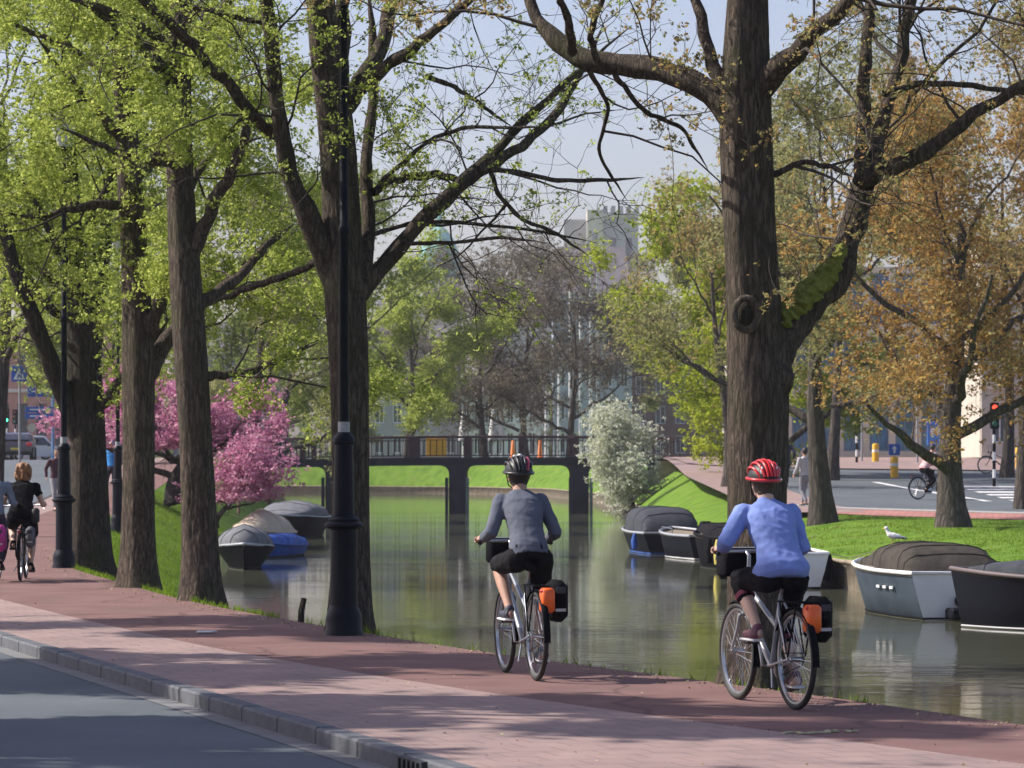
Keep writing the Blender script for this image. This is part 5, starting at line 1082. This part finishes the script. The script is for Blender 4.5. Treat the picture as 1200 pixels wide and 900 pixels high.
# ------------------------------------------------------------------ buildings
BR_P = mat('pink_brick', (.46, .22, .18), .9, col2=(.55, .28, .23), scale=1.2, bump=.2, bscale=20)
PALE = mat('pale_stone', (.5, .47, .42), .9, var=.12, scale=.6); LAV = mat('grey_render', (.30, .30, .33), .9, var=.12, scale=.5); WREN = mat('white_render', (.62, .62, .62), .8, var=.06, scale=.6)
def building(x0, x1, D, z0, H, dep, label, wallm, cols, rows, win=(.6, .62), band_=None, roof=None, frame=WHITE, glassm=None, name='building', door=False):
    t = empty(name, ((x0+x1)/2, D, z0), 0, label, 'building'); w = x1-x0; cw = w/cols; ch = H/rows; gw, gh = cw*win[0], ch*win[1]
    wl = MB(); wl.box((0, dep/2+.25, H/2), (w, dep-.5+.0, H))
    # facade skin built as piers and spandrels round real openings
    for c in range(cols+1):
        pw = cw-gw; xc = -w/2+c*cw; a = max(-w/2, xc-pw/2); b = min(w/2, xc+pw/2); wl.box(((a+b)/2, .10, H/2), (b-a, .30, H))
    for r_ in range(rows+1):
        pz = ch-gh; zc = r_*ch; a = max(0, zc-pz/2); b = min(H, zc+pz/2); wl.box((0, .105, (a+b)/2), (w-.01, .28, b-a))
    wl.build('wall', wallm, t)
    fm = gm = None
    for r_ in range(rows):
        for c in range(cols):
            if fm is None:
                m = MB(); q = .09
                for s in (-1, 1): m.box((s*(gw/2-q/2), 0, 0), (q, .08, gh)); m.box((0, 0, s*(gh/2-q/2)), (gw-2*q, .08, q))
                m.box((0, 0, 0), (q*.7, .06, gh-2*q)); o = m.build('window', frame, t); fm = o.data
                p = MB().box((0, .03, 0), (gw, .02, gh)).build('pane', glassm or glass, o); gm = p.data
            else:
                o = bpy.data.objects.new('window', fm); COL.objects.link(o); o.parent = t; p = bpy.data.objects.new('pane', gm); COL.objects.link(p); p.parent = o
            o.location = (-w/2+(c+.5)*cw, .12, (r_+.5)*ch)
    if band_:
        for r_ in range(rows+1): MB().box((0, -.10, min(H-.02, r_*ch)+.0), (w+.1, .18, .28)).build('cornice', band_, t)
    if roof:
        h, rm = roof; MB().add([(-w/2-.2, -.3, H), (w/2+.2, -.3, H), (w/2+.2, dep+.3, H), (-w/2-.2, dep+.3, H), (-w/2+.5, dep/2, H+h), (w/2-.5, dep/2, H+h)], [(0, 1, 5, 4), (2, 3, 4, 5), (1, 2, 5), (3, 0, 4), (0, 3, 2, 1)]).build('roof', rm, t)
    return t
building(-60, -29.6, 262, 1.84, 10.5, 14, 'pink brick modern building with white bands at the far left', BR_P, 21, 2, (.55, .62), mat('band_cream', (.7, .6, .52), .7), None, mat('frame_dark', (.08, .08, .1), .5))
slate = mat('roof_slate', (.13, .12, .13), .8, var=.2, scale=1)
building(-29.0, -20, 292, 1.84, 9, 12, 'grey building half hidden behind the left trunks', LAV, 5, 3, (.5, .6), None, (3, slate))
building(-14, -5.2, 338, 1.84, 12, 12, 'grey gabled house beyond the left half of the bridge', LAV, 5, 4, (.5, .6), None, (4, slate))
building(-5, 3.6, 334, 1.84, 6.2, 12, 'low white cafe building beyond the middle of the bridge', WREN, 8, 2, (.6, .7), None, (2.2, slate))
building(4.0, 11.6, 330, 1.84, 16, 14, 'tall blue-grey town house behind the white flagpoles', mat('blue_grey_render', (.36, .38, .46), .85, var=.08, scale=.5), 5, 5, (.5, .62), None, (5, slate))
building(12, 24, 345, 1.84, 12, 14, 'brown brick house far behind the yellow-green tree', mat('brown_brick', (.22, .13, .10), .9, var=.2, scale=1), 6, 4, (.5, .6), None, (4, slate))
building(11.2, 21.5, 170, 1.86, 9.5, 12, 'glass fronted shop with pale stone piers beyond the side street', PALE, 8, 3, (.74, .8), None, None, mat('frame_blue', (.12, .18, .28), .4), mat('shop_glass', (.06, .14, .24), .1, spec=.8, var=.6, scale=.5))
building(22, 36, 160, 1.86, 10, 12, 'cream shop building at the right edge behind the traffic light', mat('cream_render', (.52, .47, .4), .85, var=.1, scale=.6), 8, 3, (.5, .6), mat('band_cream', (.7, .6, .52), .7))
# white flagpoles
for i, (px, top) in enumerate([(640, 395), (655, 400), (668, 330), (680, 345), (692, 300), (700, 318)]):
    D = 215; m = MB(); m.tube([(0, 0, 0), (0, 0, PZ(top, D)-1.84)], [.10, .06], 8); m.ell((0, 0, PZ(top, D)-1.84), (.12, .12, .12)); o = m.build('flagpole', mat('pole_white', (.8, .8, .8), .4), None, True); o.location = (PX(px, D), D, 1.84)
    tag(o, ('leftmost white flagpole beyond the bridge', 'second white flagpole from the left beyond the bridge', 'third white flagpole from the left beyond the bridge', 'fourth white flagpole from the left beyond the bridge', 'tallest white flagpole beyond the bridge', 'rightmost white flagpole beyond the bridge')[i], 'flagpole', 'white flagpoles beyond the bridge')
# closed cafe parasols
for i, px in enumerate((543, 578, 588)):
    D = 205; m = MB(); m.lathe([(.05, 0), (.05, 1.0), (.32, 1.05), (.26, 1.6), (.14, 2.5), (.04, 3.0)], n=10); o = m.build('parasol', WHITE, None, True); o.location = (PX(px, D), D, 1.84)
    tag(o, ('closed white parasol beyond the bridge behind the bare trunk', 'closed white parasol, left one of the pair above the bridge railing', 'closed white parasol, right one of the pair above the bridge railing')[i], 'parasol', 'closed white parasols beyond the bridge')
# cathedral tower and copper dome, far off
STN = mat('cathedral_stone', (.34, .33, .36), .9, var=.12, scale=.15); STL = mat('cathedral_trim_and_sunlit', (.6, .54, .45), .9, var=.1, scale=.2); COP = mat('copper_green', (.14, .36, .34), .7, var=.15, scale=.1)
def cathedral():
    D = 900; t = empty('cathedral', (PX(720, D), D, 1.84), 0, 'hazy cathedral with a square battlemented tower and green copper dome on the skyline', 'church'); cx = PX(720, D)
    def q(px): return PX(px, D)-cx
    zt = PZ(250, D)-1.84; w = q(748)-q(707); xc = (q(748)+q(707))/2
    m = MB(); m.box((xc, 5, zt/2), (w, 10, zt)); tw = m.build('tower', STN, t)
    for k in range(5):
        MB().box((q(709.5+k*9.2), .6, zt+1.0), (1.1, 1.0, 2.0)).build('merlon', STN, tw); MB().box((q(709.5+k*9.2), 9.4, zt+1.0), (1.1, 1.0, 2.0)).build('merlon', STN, tw)
    for k in range(2): MB().box((xc-2.1+4.2*k, -.05, zt-11), (1.6, .12, 9)).build('louvre_opening', mat('opening_dark', (.09, .09, .11), .9), tw)
    MB().box((xc, -.2, zt-17), (w+.3, .4, 1)).build('string_course', STL, tw); MB().box((xc, -.2, zt-.6), (w+.3, .4, .9)).build('string_course', STL, tw)
    w2 = q(707)-q(688); xc2 = (q(707)+q(688))/2; z2 = PZ(246, D)-1.84
    m = MB(); m.box((xc2-.02, 4.6, z2/2), (w2-.06, 10.4, z2)); tt = m.build('sunlit_turret', STL, t)  # warm pale colour stands in for sunlight on this turret face
    MB().box((xc2, -.66, z2-14), (1.6, .1, 16)).build('blind_arch', STN, tt)
    z3 = PZ(256, D)-1.84; w3 = q(687)-q(661); xc3 = (q(687)+q(661))/2; MB().box((xc3, 9, z3/2), (w3, 10, z3)).build('second_tower', STN, t)
    MB().prism([(q(560)-0, 0), (q(690), 0), (q(690), PZ(372, D)), (q(625), PZ(330, D)), (q(560), PZ(372, D))], 14, 40, 'y').build('nave', STN, t)
    xd = q(513); zb = PZ(320, D)-1.84; r = (q(541)-q(486))/2; H = PZ(258, D)-1.84-zb; d = MB(); d.lathe([(r*.95, 0), (r*.95, zb)], (xd, 20, 0), 8); dr = d.build('drum', STN, t)
    d = MB(); d.lathe([(r, zb), (r*.98, zb+H*.2), (r*.85, zb+H*.5), (r*.6, zb+H*.75), (r*.28, zb+H*.93), (r*.1, zb+H)], (xd, 20, 0), 8); dm = d.build('dome', COP, t)
    d = MB(); d.lathe([(r*.13, zb+H), (r*.12, zb+H*1.15), (.1, zb+H*1.45)], (xd, 20, 0), 8); d.build('lantern', COP, dm)
cathedral()

# ------------------------------------------------------------------ cars
def car(x, D, rz, label, paint, L=4.3, Wd=1.78, H=1.5, suv=0):
    t = empty('parked_car' if suv else 'car', (x, D, float(g(D))-.11), rz, label, 'car', 'cars on the street at the left'); h = H
    P = [(-L/2, .35), (-L/2+.02, .75), (-L/2+.12, .92+suv*.1), (-L/2+.35, .98+suv*.1), (-L*.30, h-.08), (-L*.22, h), (L*.10, h), (L*.17, h-.06), (L*.30, .98), (L/2-.15, .82), (L/2, .66), (L/2, .32), (L/2-.1, .25), (-L/2+.1, .25)]
    def sect(y, z):
        wf = 1 if z < .95 else 1-.22*(z-.95)/(h-.95); e = abs(y)/(L/2); return Wd/2*wf*(1-.10*e**6)
    vs = []; n = len(P)
    for s in (-1, -.93, .93, 1):
        for (y, z) in P:
            ins = .04 if abs(s) == 1 else 0; vs.append((s*sect(y, z), y*(1-ins*.3), z-ins*.5 if z > .9 else z))
    fs = [tuple(range(n)), tuple(3*n+k for k in range(n-1, -1, -1))]
    for j in range(3): fs += [(j*n+k, j*n+(k+1) % n, (j+1)*n+(k+1) % n, (j+1)*n+k) for k in range(n)]
    MB().add(vs, fs).build('body', paint, t, False)
    gls = mat('car_glass', (.015, .02, .025), .05, spec=.9)
    for s in (-1, 1):
        def wpt(y, z): return (s*(sect(y, z)+.012), y, z)
        MB().add([wpt(-L*.29, 1.02), wpt(L*.25, 1.02), wpt(L*.13, h-.12), wpt(-L*.23, h-.12)], [(0, 1, 2, 3)]).build('side_window', gls, t)
    def cr(y0, z0, y1, z1, nm, o_=.02): MB().add([(-sect(y0, z0)*.86, y0, z0), (sect(y0, z0)*.86, y0, z0), (sect(y1, z1)*.86, y1, z1), (-sect(y1, z1)*.86, y1, z1)], [(0, 1, 2, 3)]).build(nm, gls, t)
    cr(L*.295, 1.03, L*.175, h-.10, 'windscreen'); cr(-L/2+.33, 1.06+suv*.1, -L*.305, h-.13, 'rear_window')
    for s in (-1, 1):
        for yy in (-L*.31, L*.32):
            w = MB().lathe([(.33, -.1), (.34, -.06), (.34, .06), (.33, .1)], (s*(Wd/2-.09), yy, .34), 20, 'x').build('wheel', rubber, t, True); MB().lathe([(.2, -.115), (.2, .115)], (s*(Wd/2-.09), yy, .34), 14, 'x').build('hub_cap', steel, w)
        MB().box((s*Wd*.40, -L/2-.0, .80+suv*.08), (.28, .06, .17), bev=.02).build('tail_light', mat('tail_red', (.6, .02, .03), .25), t)
        MB().box((s*Wd*.37, L/2-.03, .66), (.3, .08, .12), bev=.02).build('headlight', steel, t)
        MB().box((s*(Wd/2+.08), L*.2, 1.02), (.16, .1, .12), bev=.02).build('wing_mirror', black, t)
    MB().box((0, -L/2-.005, .58), (.5, .03, .11)).build('number_plate', mat('plate_yellow', (.75, .55, .05), .5), t)
    MB().box((0, -L/2-.01, .38), (Wd*.92, .07, .14), bev=.02).build('bumper', black, t)
    return t
wp = mat('car_white', (.7, .7, .7), .3, coat=.8); dp = mat('car_dark', (.04, .03, .045), .3, coat=.8); bp2 = mat('car_blue', (.06, .10, .16), .3, coat=.8)
car(PX(37, 232), 232, R(-58), 'white off-road car turning at the far end of the street', wp, 4.3, 1.8, 1.66, 1)
car(PX(21, 178), 178, R(5), 'dark car with red tail lights behind the red-haired woman', dp, 4.2, 1.75, 1.42)
car(PX(-6, 200), 200, R(0), 'blue-grey car at the left edge beyond the dark car', bp2, 4.4, 1.8, 1.5)
car(PX(1278, 106), 106, R(80), 'dark blue car nose cut off by the right edge of the photo', bp2, 4.3, 1.8, 1.45)

# ------------------------------------------------------------------ signals, signs, bollards
SBL = mat('sign_blue', (.012, .09, .42), .4); 
def signal(x, D, top, lit, label, striped=True, rz=0):
    z0 = float(g(D)); t = empty('traffic_light', (x, D, z0), rz, label, 'traffic light', 'traffic lights'); H = PZ(top, D)-z0; n = int((H-.9)/.3)
    for k in range(n): MB().lathe([(.055, 0), (.055, .298)], (0, 0, k*.3), 10).build('pole_band', WHITE if k % 2 else black, t)
    MB().lathe([(.05, 0), (.05, H-n*.3)], (0, .0, n*.3), 10).build('pole', black, t)
    h = MB().box((0, -.12, H-.45), (.32, .18, .92), bev=.05).build('housing', black, t)
    for k, c in enumerate(('red', 'amber', 'green')):
        on = c == lit; colr = {'red': (1, .05, .02), 'amber': (.9, .4, .02), 'green': (.1, 1, .55)}[c]
        MB().ell((0, -.215, H-.17-.28*k), (.095, .03, .095), 14, 8).build('lens', mat('lens_'+c+('_lit' if on else ''), tuple(v*.12 for v in colr) if not on else colr, .3, emit=(colr, 3.0) if on else None), h, True)
        MB().lathe([(.11, 0), (.11, .12)], (0, -.33, H-.17-.28*k), 12, 'y').build('visor', black, h) if False else None
    return t
signal(PX(1165, 118), 118, 472, 'red', 'traffic light showing red on a striped pole behind the orange tree')
signal(PX(1004, 150), 150, 484, 'green' if False else 'none', 'unlit traffic light on a striped pole right of the slim grey trunk')
signal(PX(8, 205), 205, 478, 'green', 'left one of two traffic lights by the pink building, showing green')
signal(PX(18, 208), 208, 480, 'none', 'right one of two traffic lights by the pink building, dark')
def bollard(x, D, label, h=1.0, c=YEL, top=None):
    t = empty('bollard', (x, D, float(g(D))), 0, label, 'bollard', 'yellow bollards on the far street'); MB().lathe([(.15, 0), (.15, h*.9), (.13, h*.97), (.06, h)], n=16).build('post', c, t, True)
    MB().lathe([(.155, h*.55), (.155, h*.68)], n=16).build('reflector_band', WHITE, t)
    if top: o = MB().box((0, -.03, h+.25), (.42, .06, .42), bev=.02).build('sign_plate', SBL, t); MB().prism([(-.04, h+.12), (.04, h+.12), (.04, h+.28), (.1, h+.28), (0, h+.4), (-.1, h+.28), (-.04, h+.28)], -.072, -.062, 'y').build('arrow_mark', WHITE, o)
bollard(PX(1026, 152), 152, 'plain yellow bollard in front of the glass shop', .85)
bollard(PX(1048, 128), 128, 'yellow bollard topped by a small blue arrow sign', .8, YEL, True)
bollard(PX(1194, 140), 140, 'yellow bollard at the right edge beyond the traffic light', .9)
# blue pedestrian-crossing sign, direction boards and banner
def blue_sign():
    D = 150; z0 = float(g(D)); t = empty('crossing_sign', (PX(23, D), D, z0), 0, 'square blue pedestrian crossing sign with a white triangle at the far left', 'road sign'); zc = PZ(438, D)-z0
    MB().lathe([(.05, 0), (.05, zc+.3)], n=10).build('pole', mat('pole_grey', (.3, .3, .32), .5), t); s = MB().box((0, -.08, zc), (.7, .05, .7), bev=.01).build('plate', SBL, t)
    MB().prism([(-.26, zc-.25), (.26, zc-.25), (0, zc+.26)], -.118, -.108, 'y').build('triangle_mark', WHITE, s)
    fg = MB(); fg.prism([(-.02, zc-.02), (.05, zc-.02), (.10, zc-.19), (.05, zc-.19), (.01, zc-.09), (-.06, zc-.19), (-.11, zc-.19), (-.04, zc-.06)], -.126, -.120, 'y'); fg.ell((.02, -.123, zc+.06), (.035, .004, .035)); fg.build('walking_figure_mark', SBL, s)
blue_sign()
def boards():
    D = 160; z0 = float(g(D)); t = empty('direction_sign', (PX(55, D), D, z0), 0, 'blue direction boards on a pole beyond the dark car', 'road sign'); z = PZ(480, D)-z0
    MB().lathe([(.06, 0), (.06, z+1.0)], (.28, 0, 0), 10).build('pole', mat('pole_blue', (.1, .25, .5), .5), t)
    for k, (dz, w, c) in enumerate(((.95, 1.1, 1), (0.0, 1.3, 1), (-.3, 1.3, 1))):
        s = MB().box((-.35, -.08, z+dz), (w, .04, .7 if k == 0 else .26), bev=.008).build('board', SBL, t)
        for q in range(2 if k == 0 else 1): MB().box((-.4, -.105, z+dz+.15-.25*q if k == 0 else z+dz), (w*.6, .008, .06)).build('lettering_line', WHITE, s)
    MB().prism([(-.95+.0, z-.85), (-.7, z-.6), (-.45, z-.85), (-.7, z-1.1)], -.09, -.05, 'y').build('diamond_plate', mat('sign_cream', (.55, .5, .4), .5), t)
boards()
def banner():
    D = 158; z0 = float(g(D)); t = empty('advert_panel', (PX(1099, D), D, z0), 0, 'bright blue panel hung before the shop front behind the orange tree', 'sign'); z = PZ(508, D)-z0
    MB().box((0, 0, z), (1.0, .08, 1.1), bev=.02).build('panel', mat('panel_blue', (.02, .32, .75), .4, col2=(.1, .1, .5), scale=1.2), t); MB().lathe([(.04, 0), (.04, z)], (.3, .08, 0), 8).build('pole', black, t)
    MB().box((-.1, -.05, z+.1), (.5, .02, .3)).build('white_flash', WHITE, t)
banner()
D = 132; t = empty('street_pole', (PX(1183, D), D, float(g(D))), 0, 'blue and white pole with wheeled frame at its foot at the right edge', 'pole'); MB().lathe([(.08, 0), (.08, 2.4)], n=10).build('lower_post', SBL, t); MB().lathe([(.055, 2.4), (.05, 6.5)], n=10).build('upper_post', WHITE, t)
b_, _q = bicycle((PX(1172, 133), 133, float(g(133))), R(85), 'parked bicycle leaning near the striped signal pole at the right', black, 30); b_['group'] = 'parked bicycles'
for k, (px, D_) in enumerate(((1010, 153), (1075, 150))):
    m = MB(); m.lathe([(.05, 0), (.045, 6.5)], n=8); m.tube([(0, 0, 6.4), (.4, 0, 6.7), (.9, 0, 6.75)], .03, 6); o = m.build('lamp_column', mat('pole_grey', (.3, .3, .32), .5), None, True); o.location = (PX(px, D_), D_, float(g(D_))); tag(o, ('plain grey lamp column left of the yellow bollard', 'plain grey lamp column near the blue panel')[k], 'street lamp')

# ------------------------------------------------------------------ haze
hz = MB(); hz.box((0, 440, 47), (1600, 1100, 100)); ho = hz.build('haze', None)
hm = bpy.data.materials.new('haze_air'); hm.use_nodes = True; N = hm.node_tree.nodes; L = hm.node_tree.links; N.remove(N['Principled BSDF'])
pv = N.new('ShaderNodeVolumePrincipled'); pv.inputs['Color'].default_value = (.93, .91, 1, 1); pv.inputs['Density'].default_value = .00021; pv.inputs['Anisotropy'].default_value = .2
L.new(pv.outputs[0], N['Material Output'].inputs['Volume']); ho.data.materials.append(hm); ho['kind'] = 'stuff'
